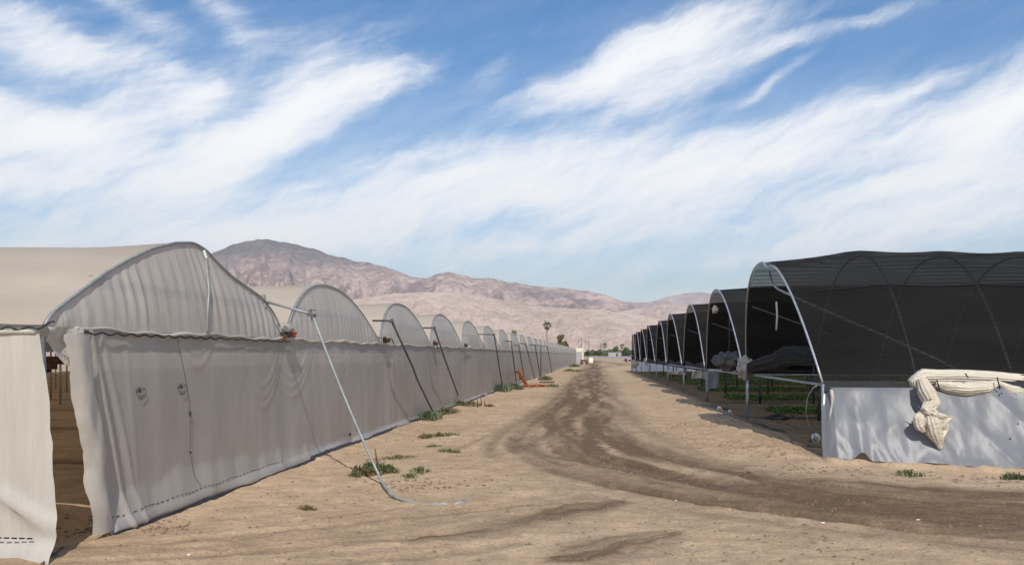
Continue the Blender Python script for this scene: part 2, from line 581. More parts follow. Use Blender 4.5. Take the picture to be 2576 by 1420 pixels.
def ground_mat():
    m, nt, out = new_mat('sandy_soil')
    t = N(nt, 'ShaderNodeTexCoord')
    p = N(nt, 'ShaderNodeBsdfPrincipled')
    big = noise_n(nt, .22, 6, .62, t.outputs['Object'])
    mid = noise_n(nt, 2.2, 6, .65, t.outputs['Object'])
    fine = noise_n(nt, 26, 4, .7, t.outputs['Object'])
    base = ramp(nt, big.outputs['Fac'], [(.3, (.43, .302, .186)), (.5, (.51, .366, .230)), (.72, (.58, .424, .274))])
    def mul(a, fac_out, lo, hi, f0=.3, f1=.7):
        mr = N(nt, 'ShaderNodeMapRange'); mr.inputs['From Min'].default_value = f0; mr.inputs['From Max'].default_value = f1
        mr.inputs['To Min'].default_value = lo; mr.inputs['To Max'].default_value = hi
        nt.links.new(fac_out, mr.inputs['Value'])
        v = N(nt, 'ShaderNodeVectorMath', operation='SCALE')
        nt.links.new(a, v.inputs[0]); nt.links.new(mr.outputs[0], v.inputs['Scale'])
        return v.outputs[0]
    c = mul(base, mid.outputs['Fac'], .74, 1.16)
    c = mul(c, fine.outputs['Fac'], .74, 1.20)
    grit = noise_n(nt, 85, 3, .7, t.outputs['Object'])
    c = mul(c, grit.outputs['Fac'], .78, 1.18)
    at = N(nt, 'ShaderNodeAttribute', attribute_name='damp_shade')
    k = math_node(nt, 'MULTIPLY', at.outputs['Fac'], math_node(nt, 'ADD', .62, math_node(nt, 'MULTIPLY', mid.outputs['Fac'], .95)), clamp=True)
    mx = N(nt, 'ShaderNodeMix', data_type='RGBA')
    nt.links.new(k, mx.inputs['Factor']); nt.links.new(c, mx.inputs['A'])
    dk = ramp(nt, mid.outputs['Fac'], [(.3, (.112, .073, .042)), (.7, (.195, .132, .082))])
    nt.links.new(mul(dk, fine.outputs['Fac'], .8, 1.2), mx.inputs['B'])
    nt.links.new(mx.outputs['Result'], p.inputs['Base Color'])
    p.inputs['Roughness'].default_value = .95
    p.inputs['Specular IOR Level'].default_value = .15
    b1 = N(nt, 'ShaderNodeBump'); b1.inputs['Strength'].default_value = .8; b1.inputs['Distance'].default_value = .06
    nt.links.new(mid.outputs['Fac'], b1.inputs['Height'])
    b2 = N(nt, 'ShaderNodeBump'); b2.inputs['Strength'].default_value = .8; b2.inputs['Distance'].default_value = .02
    nt.links.new(fine.outputs['Fac'], b2.inputs['Height']); nt.links.new(b1.outputs[0], b2.inputs['Normal'])
    nt.links.new(b2.outputs[0], p.inputs['Normal'])
    nt.links.new(p.outputs[0], out.inputs['Surface'])
    return m


def rock_mat(name, lo, mid_, hi, scale, dark=None, zmid=None):
    m, nt, out = new_mat(name)
    t = N(nt, 'ShaderNodeTexCoord')
    n1 = noise_n(nt, scale, 8, .62, t.outputs['Object'])
    n2 = noise_n(nt, scale * 6, 6, .65, t.outputs['Object'])
    f = math_node(nt, 'ADD', math_node(nt, 'MULTIPLY', n1.outputs['Fac'], .5), math_node(nt, 'MULTIPLY', n2.outputs['Fac'], .5))
    c = ramp(nt, f, [(.42, lo), (.5, mid_), (.58, hi)])
    if dark:
        sp = N(nt, 'ShaderNodeSeparateXYZ'); nt.links.new(t.outputs['Object'], sp.inputs[0])
        h = math_node(nt, 'ADD', sp.outputs[2], math_node(nt, 'MULTIPLY', math_node(nt, 'SUBTRACT', n1.outputs['Fac'], .5), zmid * .9))
        mr = N(nt, 'ShaderNodeMapRange', interpolation_type='SMOOTHSTEP')
        mr.inputs['From Min'].default_value = zmid * .80; mr.inputs['From Max'].default_value = zmid * 1.08
        mr.inputs['To Max'].default_value = .8
        nt.links.new(h, mr.inputs['Value'])
        mx = N(nt, 'ShaderNodeMix', data_type='RGBA')
        nt.links.new(mr.outputs[0], mx.inputs['Factor']); nt.links.new(c, mx.inputs['A']); mx.inputs['B'].default_value = (*dark, 1)
        c = mx.outputs['Result']
    # bushes and boulders as speckle
    vo = N(nt, 'ShaderNodeTexVoronoi'); vo.inputs['Scale'].default_value = scale * 26
    nt.links.new(t.outputs['Object'], vo.inputs['Vector'])
    mr2 = N(nt, 'ShaderNodeMapRange'); mr2.inputs['From Min'].default_value = .1; mr2.inputs['From Max'].default_value = .5
    mr2.inputs['To Min'].default_value = .72; mr2.inputs['To Max'].default_value = 1.05
    nt.links.new(vo.outputs['Distance'], mr2.inputs['Value'])
    v = N(nt, 'ShaderNodeVectorMath', operation='SCALE'); nt.links.new(c, v.inputs[0]); nt.links.new(mr2.outputs[0], v.inputs['Scale'])
    d = N(nt, 'ShaderNodeBsdfDiffuse'); d.inputs['Roughness'].default_value = .5
    nt.links.new(v.outputs[0], d.inputs['Color'])
    b = N(nt, 'ShaderNodeBump'); b.inputs['Strength'].default_value = 1.0; b.inputs['Distance'].default_value = 26.0
    nt.links.new(n2.outputs['Fac'], b.inputs['Height']); nt.links.new(b.outputs[0], d.inputs['Normal'])
    nt.links.new(d.outputs[0], out.inputs['Surface'])
    return m


# ------------------------------------------------------------------ ground
XW = -5.06                    # side wall of the left greenhouse
Y0, BAY, NB = 7.1, 5.83, 30
SEAM = 2.11
YEND = Y0 + BAY * NB
RB = [16.3, 24.5, 32.9, 41.2, 49.8, 58.6, 67.4, 76.6, 85.2, 94.5]      # posts of the right row


def XR(y):
    return 4.27 - .0085 * (y - 16.3)


def axis(dense_lo, dense_hi, step, grow, lo, hi):
    a = list(np.arange(dense_lo, dense_hi, step))
    s = step; v = a[-1]
    while v < hi:
        s *= grow; v += s; a.append(v)
    s = step; v = a[0]; b = []
    while v > lo:
        s *= grow; v -= s; b.append(v)
    return np.array(b[::-1] + a)


def seg_dist(X, Y, pts):
    best = np.full(X.shape, 1e9)
    for (a, b) in zip(pts[:-1], pts[1:]):
        dx, dy = b[0] - a[0], b[1] - a[1]
        L = dx * dx + dy * dy + 1e-9
        t = np.clip(((X - a[0]) * dx + (Y - a[1]) * dy) / L, 0, 1)
        d = np.hypot(X - a[0] - t * dx, Y - a[1] - t * dy)
        best = np.minimum(best, d)
    return best


def path_frame(X, Y, pts, ws):
    """distance along a path, signed distance across it and its local half width"""
    best = np.full(X.shape, 1e9); S = np.zeros(X.shape); D = np.zeros(X.shape); Wd = np.ones(X.shape)
    s0 = 0
    for k, (a, b) in enumerate(zip(pts[:-1], pts[1:])):
        dx, dy = b[0] - a[0], b[1] - a[1]
        L = math.hypot(dx, dy) + 1e-9
        t = np.clip(((X - a[0]) * dx + (Y - a[1]) * dy) / L ** 2, 0, 1)
        ex, ey = X - a[0] - t * dx, Y - a[1] - t * dy
        d = np.hypot(ex, ey)
        m_ = d < best
        best = np.where(m_, d, best)
        S = np.where(m_, s0 + t * L, S)
        D = np.where(m_, np.sign(ex * dy - ey * dx) * d, D)
        Wd = np.where(m_, ws[k] * (1 - t) + ws[k + 1] * t, Wd)
        s0 += L
    return S, D, Wd


def smooth_path(pts, n=6):
    """Catmull-Rom through world points"""
    P = [pts[0]] + list(pts) + [pts[-1]]
    out = []
    for i in range(1, len(P) - 2):
        p0, p1, p2, p3 = [np.array(q) for q in P[i - 1:i + 3]]
        for k in range(n):
            t = k / n
            out.append(tuple(.5 * (2 * p1 + (p2 - p0) * t + (2 * p0 - 5 * p1 + 4 * p2 - p3) * t * t + (3 * p1 - p0 - 3 * p2 + p3) * t ** 3)))
    out.append(tuple(pts[-1]))
    return out


# damp, driven-over soil : path, half width (m), darkness, depth (m)
T = []
def track(px, w, amp, depth=0.0, noise=1.0):
    T.append((smooth_path([G(*p) for p in px]), w, amp, depth, noise))
track([(1462, 940), (1436, 980), (1405, 1030), (1372, 1075)], .22, .5, .03)
track([(1505, 935), (1500, 980), (1494, 1030), (1490, 1075)], .26, .45, .03)
track([(1450, 945), (1410, 990), (1340, 1045), (1270, 1085), (1232, 1118), (1240, 1150)], .16, .5, .03)
track([(1440, 985), (1385, 1035), (1315, 1075), (1285, 1110), (1290, 1140)], .14, .55, .03)
track([(1420, 1010), (1350, 1060), (1308, 1100), (1312, 1140), (1360, 1170)], .14, .5, .03)
track([(1430, 1060), (1352, 1100), (1340, 1135), (1420, 1170)], .16, .5, .03)
track([(1400, 1000), (1300, 1060), (1200, 1105), (1150, 1130)], .10, .35, .02)
track([(1560, 1010), (1600, 1060), (1700, 1115), (1850, 1160)], .22, .3, .015)
track([(1330, 1115), (1440, 1145), (1580, 1172), (1800, 1212), (2050, 1258), (2300, 1292), (2700, 1318)], .40, .40, .035)
track([(1480, 1095), (1640, 1130), (1850, 1178), (2060, 1222), (2300, 1245), (2700, 1262)], .40, .55, .02)
track([(1400, 1180), (1560, 1215), (1760, 1250), (2000, 1285), (2300, 1325), (2700, 1352)], .30, .45, .02)
track([(1560, 1160), (1700, 1192), (1900, 1232), (2150, 1278), (2400, 1305), (2700, 1318)], .14, .65, .04)
track([(2150, 1205), (2300, 1225), (2450, 1235), (2700, 1245)], .25, .55, .01)
track([(2280, 1345), (2450, 1368), (2700, 1380)], .20, .4, .01)
track([(1250, 1300), (1420, 1282), (1560, 1262)], .10, .35, .01)
track([(-200, 1392), (300, 1368), (700, 1335), (1000, 1300), (1250, 1275), (1420, 1260)], .10, .34, .02)
track([(-200, 1425), (400, 1402), (800, 1370), (1150, 1335)], .10, .34, .02)
track([(0, 1440), (500, 1425), (1000, 1400), (1300, 1360)], .12, .3, .02)
track([(600, 1330), (900, 1285), (1150, 1255)], .07, .22, .012)
track([(1480, 905), (1540, 912), (1600, 918)], 2.2, .45)
track([(1420, 935), (1500, 925), (1580, 915)], .9, .4)

rs_ = random.Random(21)
for (pts, w, amp, dep, nn) in list(T):
    if w >= .28:
        for k in range(int(4 + 5 * min(1, w))):
            off = rs_.uniform(-1.25, 1.25) * w
            q = []
            for a in range(len(pts)):
                p, n_ = np.array(pts[max(a - 1, 0)]), np.array(pts[min(a + 1, len(pts) - 1)])
                d = n_ - p; d = d / (np.hypot(*d) + 1e-9)
                q.append((pts[a][0] - d[1] * off + rs_.uniform(-.03, .03), pts[a][1] + d[0] * off + rs_.uniform(-.03, .03)))
            i0_ = rs_.randrange(0, max(1, len(q) // 3)); i1_ = len(q) - rs_.randrange(0, max(1, len(q) // 3))
            if i1_ - i0_ > 3:
                T.append((q[i0_:i1_], rs_.uniform(.05, .12), rs_.uniform(.3, .6), rs_.uniform(.01, .03), 1.0))

gx = axis(-8.2, 9.6, .045, 1.12, -15000, 15000)
ys = [4.5]
while ys[-1] < 130:
    ys.append(ys[-1] + max(.03, .0042 * ys[-1] * (1 if ys[-1] < 30 else 1.7)))
while ys[-1] < 15000:
    ys.append(ys[-1] * 1.14)
b = []; v = 4.5; s = .3
while v > -15000:
    v -= s; s *= 1.5; b.append(v)
gy = np.array(b[::-1] + ys)
GX, GY = np.meshgrid(gx, gy)


def ground_base(X, Y):
    """terrain height with no fine relief"""
    X = np.asarray(X, float); Y = np.asarray(Y, float)
    near = np.exp(-(np.maximum(np.hypot(X, Y) - 150, 0) / 120) ** 2)
    z = near * .07 * (fbm(X * .35, Y * .35, 3, 3) - .5)
    # low ground before the white side wall, loose bank along the right-hand posts
    z = z - .24 * np.exp(-(((X - 8.0) / 5.0) ** 2)) * np.exp(-(((Y - 15.0) / 1.9) ** 2))
    xr = 4.27 - .0085 * (Y - 16.3)
    inrow = 1 / (1 + np.exp(-(Y - 16.5) * 3)) * 1 / (1 + np.exp((Y - 96) * .5))
    z = z + .07 * np.exp(-((X - xr + .8) / .55) ** 2) * inrow
    z = z - .05 * (1 / (1 + np.exp(-(X - xr - .2) * 4))) * inrow * (X < 60)
    # planting ridges inside the left greenhouse
    ins = (1 / (1 + np.exp((X - XW + .75) * 9))) * (1 / (1 + np.exp(-(Y - Y0 - .6) * 6))) * (Y < YEND) * (X > -70)
    bedy = (Y - Y0 + .25 * (fbm(X * .5, Y * .3, 9, 2) - .5)) % BAY
    z = z + ins * (.16 * np.sin(math.pi * bedy / BAY) + .05 * np.abs(np.sin(math.pi * bedy / BAY * 3)))
    # soil thrown against the foot of the left wall
    z = z + .05 * np.exp(-((X - XW - .1) / .25) ** 2) * (Y > 14) * (Y < YEND)
    return z


GZ = ground_base(GX, GY)
damp_shade = np.zeros_like(GX)
sel = (GX > -45) & (GX < 22) & (GY > 3) & (GY < 260)
xs_, ys_ = GX[sel], GY[sel]
nz = fbm(xs_ * 1.5, ys_ * .55, 21, 5, .6)
nz2 = fbm(xs_ * 5, ys_ * 5, 31, 3)
dm = np.zeros_like(xs_); dz = np.zeros_like(xs_)
for (pts, w, amp, dep, nn) in T:
    d = seg_dist(xs_ + .25 * w * (nz2 - .5), ys_ + .25 * w * (nz - .5), pts)
    k = np.exp(-(d / w) ** 2)
    dm = 1 - (1 - dm) * (1 - min(1, amp * 1.25) * k * np.clip(.2 + 1.3 * nz, .2, 1.4) * np.clip(.5 + .9 * nz2, .3, 1.3) * .8)
    if dep:
        dz -= dep * k
        dz += dep * .55 * np.exp(-((d - 1.7 * w) / (.5 * w)) ** 2) * (.5 + nz2)
# broad churned bands : streaks run along the way the wheels went
BANDS = [
    ([(1500, 903), (1494, 915), (1488, 940), (1480, 980), (1468, 1030), (1458, 1080), (1500, 1132), (1640, 1178), (1850, 1222), (2100, 1260), (2350, 1288), (2750, 1315)],
     [1.4, 1.6, 1.8, 1.8, 1.7, 1.6, 1.65, 1.9, 2.2, 2.2, 2.0, 2.0], 1.0, 3),
    ([(1060, 1350), (1250, 1326), (1420, 1288), (1560, 1262)], [.2, .42, .45, .2], .75, 5),
    ([(1400, 1400), (1500, 1386), (1600, 1362), (1690, 1335)], [.2, .55, .5, .15], .75, 6),
    ([(2050, 1200), (2250, 1222), (2450, 1240), (2750, 1255)], [.2, .5, .6, .6], .8, 7),
    ([(-250, 1412), (300, 1384), (800, 1345), (1200, 1290), (1450, 1250)], [.8, .8, .7, .6, .4], .24, 8),
]
for (px_, ws_, amp, sd_) in BANDS:
    raw = [G(*p) for p in px_]
    pts = smooth_path(raw, 6)
    ws2 = list(np.interp(np.linspace(0, len(raw) - 1, len(pts)), range(len(raw)), ws_))
    S_, D_, Wd = path_frame(xs_ + .25 * (nz2 - .5), ys_ + .3 * (nz - .5), pts, ws2)
    r_b = np.abs(D_) / Wd
    env = np.clip(1.25 - r_b, 0, 1) ** 1.25
    env = np.where(r_b < 1.25, env, 0)
    st = fbm(D_ * 3.2 + 50, S_ * .28, 61 + sd_, 5, .62)
    st2 = fbm(D_ * 11 + 9, S_ * .9, 71 + sd_, 3)
    pat = fbm(D_ * 1.1 + 7, S_ * .5, 81 + sd_, 4)
    st3 = fbm(D_ * 19 + 3, S_ * 1.1, 91 + sd_, 2)
    k = env * np.clip(.34 + 2.5 * (st - .33) * (.65 + .7 * pat), .04, 1.2) * (.45 + .55 * st2 + .5 * st3)
    dm = 1 - (1 - dm) * (1 - np.clip(amp * k, 0, .93))
    dz += env * (.07 * (st - .5) + .045 * (st2 - .5) + .02 * (st3 - .5)) * (.5 if amp < .3 else 1)
# soil under the tunnels : their shade put into the colour, furrows darker
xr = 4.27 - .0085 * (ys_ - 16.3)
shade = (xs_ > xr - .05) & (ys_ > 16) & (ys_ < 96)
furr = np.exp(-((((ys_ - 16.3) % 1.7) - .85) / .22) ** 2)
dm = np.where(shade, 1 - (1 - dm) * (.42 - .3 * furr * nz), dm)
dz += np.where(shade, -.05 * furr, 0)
bd_ = (ys_ - Y0 + .25 * (fbm(xs_ * .5, ys_ * .3, 9, 2) - .5)) % BAY
bd_ = np.minimum(bd_, BAY - bd_)
dm = np.where((xs_ < XW - .2) & (ys_ > Y0 + .5), np.maximum(.25 * nz, np.exp(-(bd_ / .42) ** 2) * .95 + .3 * np.exp(-((bd_ - 1.5) / .12) ** 2)), dm)
dz += .045 * (fbm(xs_ * 2.1, ys_ * 2.1, 41, 4) - .5) + .020 * (fbm(xs_ * 6.5, ys_ * 6.5, 44, 3) - .5)
dz += .022 * np.maximum(fbm(xs_ * 7, ys_ * 7, 43, 3) - .52, 0) * 2
wall_side = np.exp(-((xs_ - xr + .9) / .7) ** 2) * (ys_ > 16)
dz += wall_side * .09 * (fbm(xs_ * 5, ys_ * 5, 47, 3) - .45)
yr_ = 15.64 - .36 * np.clip((xs_ - 4.2) / 3.2, 0, 1)
dz += np.where((xs_ > 4.1) & (xs_ < 21), .16 * np.exp(-((ys_ - yr_) / .16) ** 2) * np.clip(fbm(xs_ * 1.6, ys_ * 1.6, 97, 4) - .36, 0, 1) * 2, 0)
GZ[sel] += dz
damp_shade[sel] = dm
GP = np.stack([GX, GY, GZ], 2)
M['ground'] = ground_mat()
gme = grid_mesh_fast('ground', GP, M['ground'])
at = gme.attributes.new('damp_shade', 'FLOAT', 'POINT')
at.data.foreach_set('value', damp_shade.reshape(-1).astype(np.float32))
ground = link('ground', gme)
ground['kind'] = 'structure'


def gz(x, y):
    """real ground height, read off the mesh"""
    i = int(np.clip(np.searchsorted(gx, x), 1, len(gx) - 1)); j = int(np.clip(np.searchsorted(gy, y), 1, len(gy) - 1))
    tx = (x - gx[i - 1]) / (gx[i] - gx[i - 1]); ty = (y - gy[j - 1]) / (gy[j] - gy[j - 1])
    a = GZ[j - 1, i - 1] * (1 - tx) + GZ[j - 1, i] * tx
    c = GZ[j, i - 1] * (1 - tx) + GZ[j, i] * tx
    return float(a * (1 - ty) + c * ty)


# far paved road, a sheet just above the soil
M['far_road'] = simple('dusty_far_road', (.34, .32, .30), .9, .15, .05)
mb = MB()
mb.box(-90, 300, 415, 800, .02, .06)
tag(mb.build('road', M['far_road']), kind='structure')

# ------------------------------------------------------------------ mountains
def mountain(name, sil, mat, z_foot, z_crest, rough, seed, cols=420, rows=110, spur=.5, step=None, concave=1.35, freq=1.0, base_y=893.0):
    px = np.linspace(sil[0][0], sil[-1][0], cols)
    sy = np.interp(px, [q[0] for q in sil], [q[1] for q in sil])
    P = np.zeros((rows, cols, 3))
    ts = np.concatenate([np.linspace(0, 1, rows - 12), 1 + np.linspace(.04, .6, 12)])
    for j in range(cols):
        p = px[j]
        zc_crest = z_crest * (1 + .10 * (mnoise.noise(Vector((p * .0035, seed, 0)))))
        hc = (base_y - sy[j]) / F * zc_crest
        hc *= 1 + rough * .022 * mnoise.fractal(Vector((p * .02, seed + 3, 1)), .9, 2.1, 5)
        for i, t in enumerate(ts):
            zc = z_foot + (zc_crest - z_foot) * t
            if t <= 1:
                prof = t ** concave
                # spurs and gullies running down the slope
                q = p * .011 * freq + .35 * t * math.sin(seed + p * .004)
                rid = mnoise.ridged_multi_fractal(Vector((q, t * 1.1 * freq + .1 * seed, seed)), 1.0, 2.1, 6, 1.0, 2.0)
                fine = mnoise.fractal(Vector((p * .05 * freq, t * 9 * freq, seed + 9)), .8, 2.0, 5)
                env = (t * (1 - t)) * 4
                h = hc * (prof * (1 - .22 * env) + spur * env * .22 * (rid - .9) + rough * .05 * env * fine)
                h = min(h, hc * zc / zc_crest * .985) if t < 1 else hc
            else:
                h = hc * max(0, 1 - (t - 1) / .6)
            xw, yw, _ = W(p, HZ, zc)
            P[i, j] = (xw, yw, max(h, -4) - (3 if t < .01 else 0))
    me = grid_mesh_fast(name, P, mat)
    o = link(name, me)
    o['kind'] = 'structure'
    return o


SIL_MAIN = [(-900, 760), (-200, 742), (100, 716), (300, 690), (440, 672), (520, 650), (535, 637), (575, 619), (620, 608), (650, 603), (690, 605), (740, 613),
            (765, 622), (800, 629), (850, 647), (900, 658), (932, 661), (965, 672), (1000, 685), (1050, 699), (1075, 701), (1095, 692),
            (1130, 687), (1160, 693), (1190, 703), (1240, 702), (1290, 710), (1350, 720), (1410, 725), (1450, 730), (1480, 732),
            (1530, 745), (1570, 759), (1610, 775), (1660, 800), (1750, 835), (1900, 870), (2100, 888)]
M['rock_main'] = rock_mat('mountain_rock', (.23, .182, .172), (.39, .295, .255), (.58, .44, .37), .0026, dark=(.135, .13, .135), zmid=760)
mountain('mountain', SIL_MAIN, M['rock_main'], 3300, 6400, 1.0, 2.3, cols=640, rows=150, spur=1.0)
SIL_HILL = [(100, 830), (500, 800), (700, 782), (820, 762), (900, 751), (950, 744), (1000, 738), (1060, 734), (1120, 735), (1180, 741), (1240, 750),
            (1300, 762), (1360, 770), (1430, 776), (1500, 778), (1560, 787), (1640, 797), (1720, 808), (1900, 835), (2200, 868), (2500, 886)]
M['rock_hill'] = rock_mat('tan_hill_soil', (.45, .35, .285), (.53, .415, .34), (.60, .48, .40), .003)
mountain('hill', SIL_HILL, M['rock_hill'], 1500, 2900, .6, 7.1, cols=460, rows=110, spur=.55, concave=1.15, freq=1.3)
SIL_FAR = [(1380, 820), (1450, 790), (1520, 768), (1570, 760), (1600, 761), (1640, 760), (1680, 746), (1720, 741), (1760, 737), (1800, 741), (1900, 752), (2050, 760),
           (2250, 775), (2600, 800), (3300, 840)]
M['rock_far'] = rock_mat('far_mountain_rock', (.34, .27, .25), (.43, .34, .305), (.52, .42, .37), .0016)
mountain('far_mountain', SIL_FAR, M['rock_far'], 6500, 9800, .8, 13.7, cols=320, rows=80, spur=.8)
SIL_R = [(1480, 815), (1540, 788), (1600, 778), (1650, 768), (1700, 766), (1760, 771), (1850, 782), (2000, 800), (2300, 840), (2700, 880)]
mountain('right_hill', SIL_R, M['rock_hill'], 3600, 5200, .6, 19.2, cols=260, rows=70, spur=.8, concave=1.2)

# ------------------------------------------------------------------ left greenhouse
LEAN = .236
house = empty('greenhouse', (XW, Y0, 0), 'long grey plastic greenhouse of many arched bays left of the dirt road', 'greenhouse')
house_o = Vector((XW, Y0, 0))


def rel(P):
    P = np.array(P, float)
    return P - np.array(house_o)


def hpart(name, mb, mat, smooth=False, parent=None, loc=(0, 0, 0)):
    return mb.build(name, mat, parent or house, smooth, loc)


K1 = [(0, 0), (.023, .12), (.114, .362), (.197, .585), (.287, .79), (.387, .99), (.494, 1.14), (.575, 1.205), (.63, 1.15), (.69, .97), (.75, .83), (.83, .715), (.91, .59), (.967, .345), (1, 0)]
k1t = np.array([k[0] for k in K1]); k1h = np.array([k[1] for k in K1])


def prof_std(t):
    s = np.abs(2 * t - 1)
    return 1.075 * (1 - s ** 2.25)


_ts = np.linspace(0, 1, 401)
_h1 = np.interp(_ts, k1t, k1h)
_kern = np.hanning(25); _kern /= _kern.sum()
_hp = np.concatenate([-_h1[1:31][::-1], _h1, -_h1[-31:-1][::-1]])
_h1s = np.convolve(_hp, _kern, 'same')[30:-30]
_h1s[0] = 0; _h1s[-1] = 0


def prof_near(t):
    return np.interp(t, _ts, _h1s)


rng = np.random.default_rng(4)


def gable_grid(prof, seed, nt_=110, nv=22, near=False):
    """end sheet of one bay, in the bay's own frame (y 0..BAY, z from the seam)"""
    t = np.linspace(0.0005, .9995, nt_)
    h = prof(t)
    P = np.zeros((nv, nt_, 3))
    for i in range(nv):
        v = i / (nv - 1)
        z = h * v
        y = t * BAY
        # pleats gathered at the seam and fading under the arch
        if near:
            fold = .020 * np.sin(2 * math.pi * (y * 4.4 + 1.5 * vnoise(y * 1.1, 0 * y, seed)) + .5 * (v - .5) * np.sin(y * 2)) * (vnoise(y * 1.7, v * 1.3 + 0 * y, seed + 2))
            fold = fold + .05 * (np.maximum(vnoise(y * 2.3 + (t - .5) * -2.0 * v, 0 * y, seed + 5) - .5, 0)) * (1 - t) * (1.1 - v) * 1.6
        else:
            fold = .012 * np.sin(2 * math.pi * (y * 3.9 - .5 * v + 1.4 * vnoise(y * 1.3, 0 * y, seed))) * vnoise(y * 1.9, 0 * y + v, seed + 2)
            fold = fold + .03 * (vnoise(y * 1.1 - v * .6, v * .7 + 0 * y, seed + 4) - .5)
        pin = np.minimum(1, 4 * (1 - v)) * np.minimum(1, .3 + 2.0 * v)
        belly = .05 * math.sin(math.pi * v) * np.sin(math.pi * t)
        P[i, :, 0] = -LEAN * z + (fold * pin + belly)
        P[i, :, 1] = y
        P[i, :, 2] = z
    return P


def roof_grid(profA, profB, seed, first=False):
    t = np.linspace(0, 1, 41)
    xs = np.concatenate([np.linspace(0, 6, 25), np.linspace(7, 48, 22)])
    P = np.zeros((len(xs), len(t), 3))
    for i, x in enumerate(xs):
        k = min(1, x / 3.0)
        h = profA(t) * (1 - k) + profB(t) * k
        sag = -.02 * (.5 - .5 * math.cos(x * 2 * math.pi / 2.1)) * np.sin(math.pi * t)
        P[i, :, 0] = -x - LEAN * h * max(0, 1 - x / 2.5) - .01
        P[i, :, 1] = t * BAY
        P[i, :, 2] = h + sag + .012
        if first:
            d = np.exp(-((t - .12) / .16) ** 2) * math.exp(-((x - .9) / 1.6) ** 2)
            P[i, :, 2] += d * .028 * np.sin(30 * t + x * 3.2) * min(1, x / .5)
    return P


def arch_pts(prof, n=44, off=0.02):
    return [(-LEAN * float(prof(t)) + off, t * BAY, float(prof(t)) + .012) for t in np.linspace(0, 1, n)]


# shared meshes for the standard bays, three kinds of end sheet
gm = []
for s_ in (11, 12, 13, 14):
    m_ = MB(); m_.grid(gable_grid(prof_std, s_ * 3)); gm.append(m_.mesh('gable', M['gable_film'], True))
m_ = MB(); m_.grid(gable_grid(prof_near, 71, 260, 34, True)); gm1 = m_.mesh('gable', M['gable_film'], True)
m_ = MB(); m_.grid(roof_grid(prof_std, prof_std, 1)); rm = m_.mesh('roof', M['roof_film'], True)
m_ = MB(); m_.grid(roof_grid(prof_near, prof_std, 1, True)); rm1 = m_.mesh('roof', M['roof_film'], True)
m_ = MB(); m_.tube(arch_pts(prof_std), .015, 6); am = m_.mesh('arch_pipe', M['grey_pipe'], True)
m_ = MB(); m_.tube(arch_pts(prof_near, 70), .017, 6); am1 = m_.mesh('arch_pipe', M['grey_pipe'], True)
# inner truss : cross pipe just behind the end sheet and a king post
def truss(prof):
    m = MB()
    zt = .50
    tt = [t for t in np.linspace(0, 1, 201) if prof(t) > zt + .03]
    m.bar((-LEAN * zt - .10, tt[0] * BAY, zt), (-LEAN * zt - .10, tt[-1] * BAY, zt), .05, .12)
    tm = .5 * (tt[0] + tt[-1])
    m.tube([(-.10, tm * BAY, .02), (-LEAN * 1.0 - .10, tm * BAY, float(prof(tm)) - .04)], .03, 6)
    return m
tm_ = truss(prof_std).mesh('truss', M['dark_pipe'])
tm1 = truss(prof_near).mesh('truss', M['dark_pipe'])
m_ = MB(); m_.tube([(.06, .525 * BAY, .03), (-LEAN * .6 + .10, .572 * BAY, .6), (-LEAN * 1.12 + .05, .612 * BAY, 1.14)], .016, 8)
link('king_post', m_.mesh('king_post', M['grey_pipe'], True), house, (0, 0, SEAM))
m_ = MB(); m_.bar((-LEAN * 1.0 + .07, .604 * BAY, 1.03), (-LEAN * 1.12 + .06, .604 * BAY, 1.13), .03, .02)
link('clip', m_.mesh('clip', M['white_paint']), house, (0, 0, SEAM))
pm = MB(); pm.tube([(-.12, 0, 0), (-.12, 0, SEAM)], .04, 8); pm_ = pm.mesh('post', M['dark_pipe'], True)
for i in range(NB):
    loc = (0, i * BAY, SEAM)
    link('gable', gm1 if i == 0 else gm[(i * 7) % 4], house, loc)
    link('roof', rm1 if i == 0 else rm, house, loc)
    link('arch_pipe', am1 if i == 0 else am, house, loc)
    link('truss', tm1 if i == 0 else tm_, house, loc)
    if i > 0:
        link('post', pm_, house, (0, i * BAY, 0))
# gutters between the bays
gmb = MB()
gmb.bar((0.02, 0, 0), (-48, 0, 0), .16, .06)
gut = gmb.mesh('gutter', M['grey_pipe'])
for i in range(1, NB + 1):
    link('gutter', gut, house, (-.02, i * BAY, SEAM + .0))

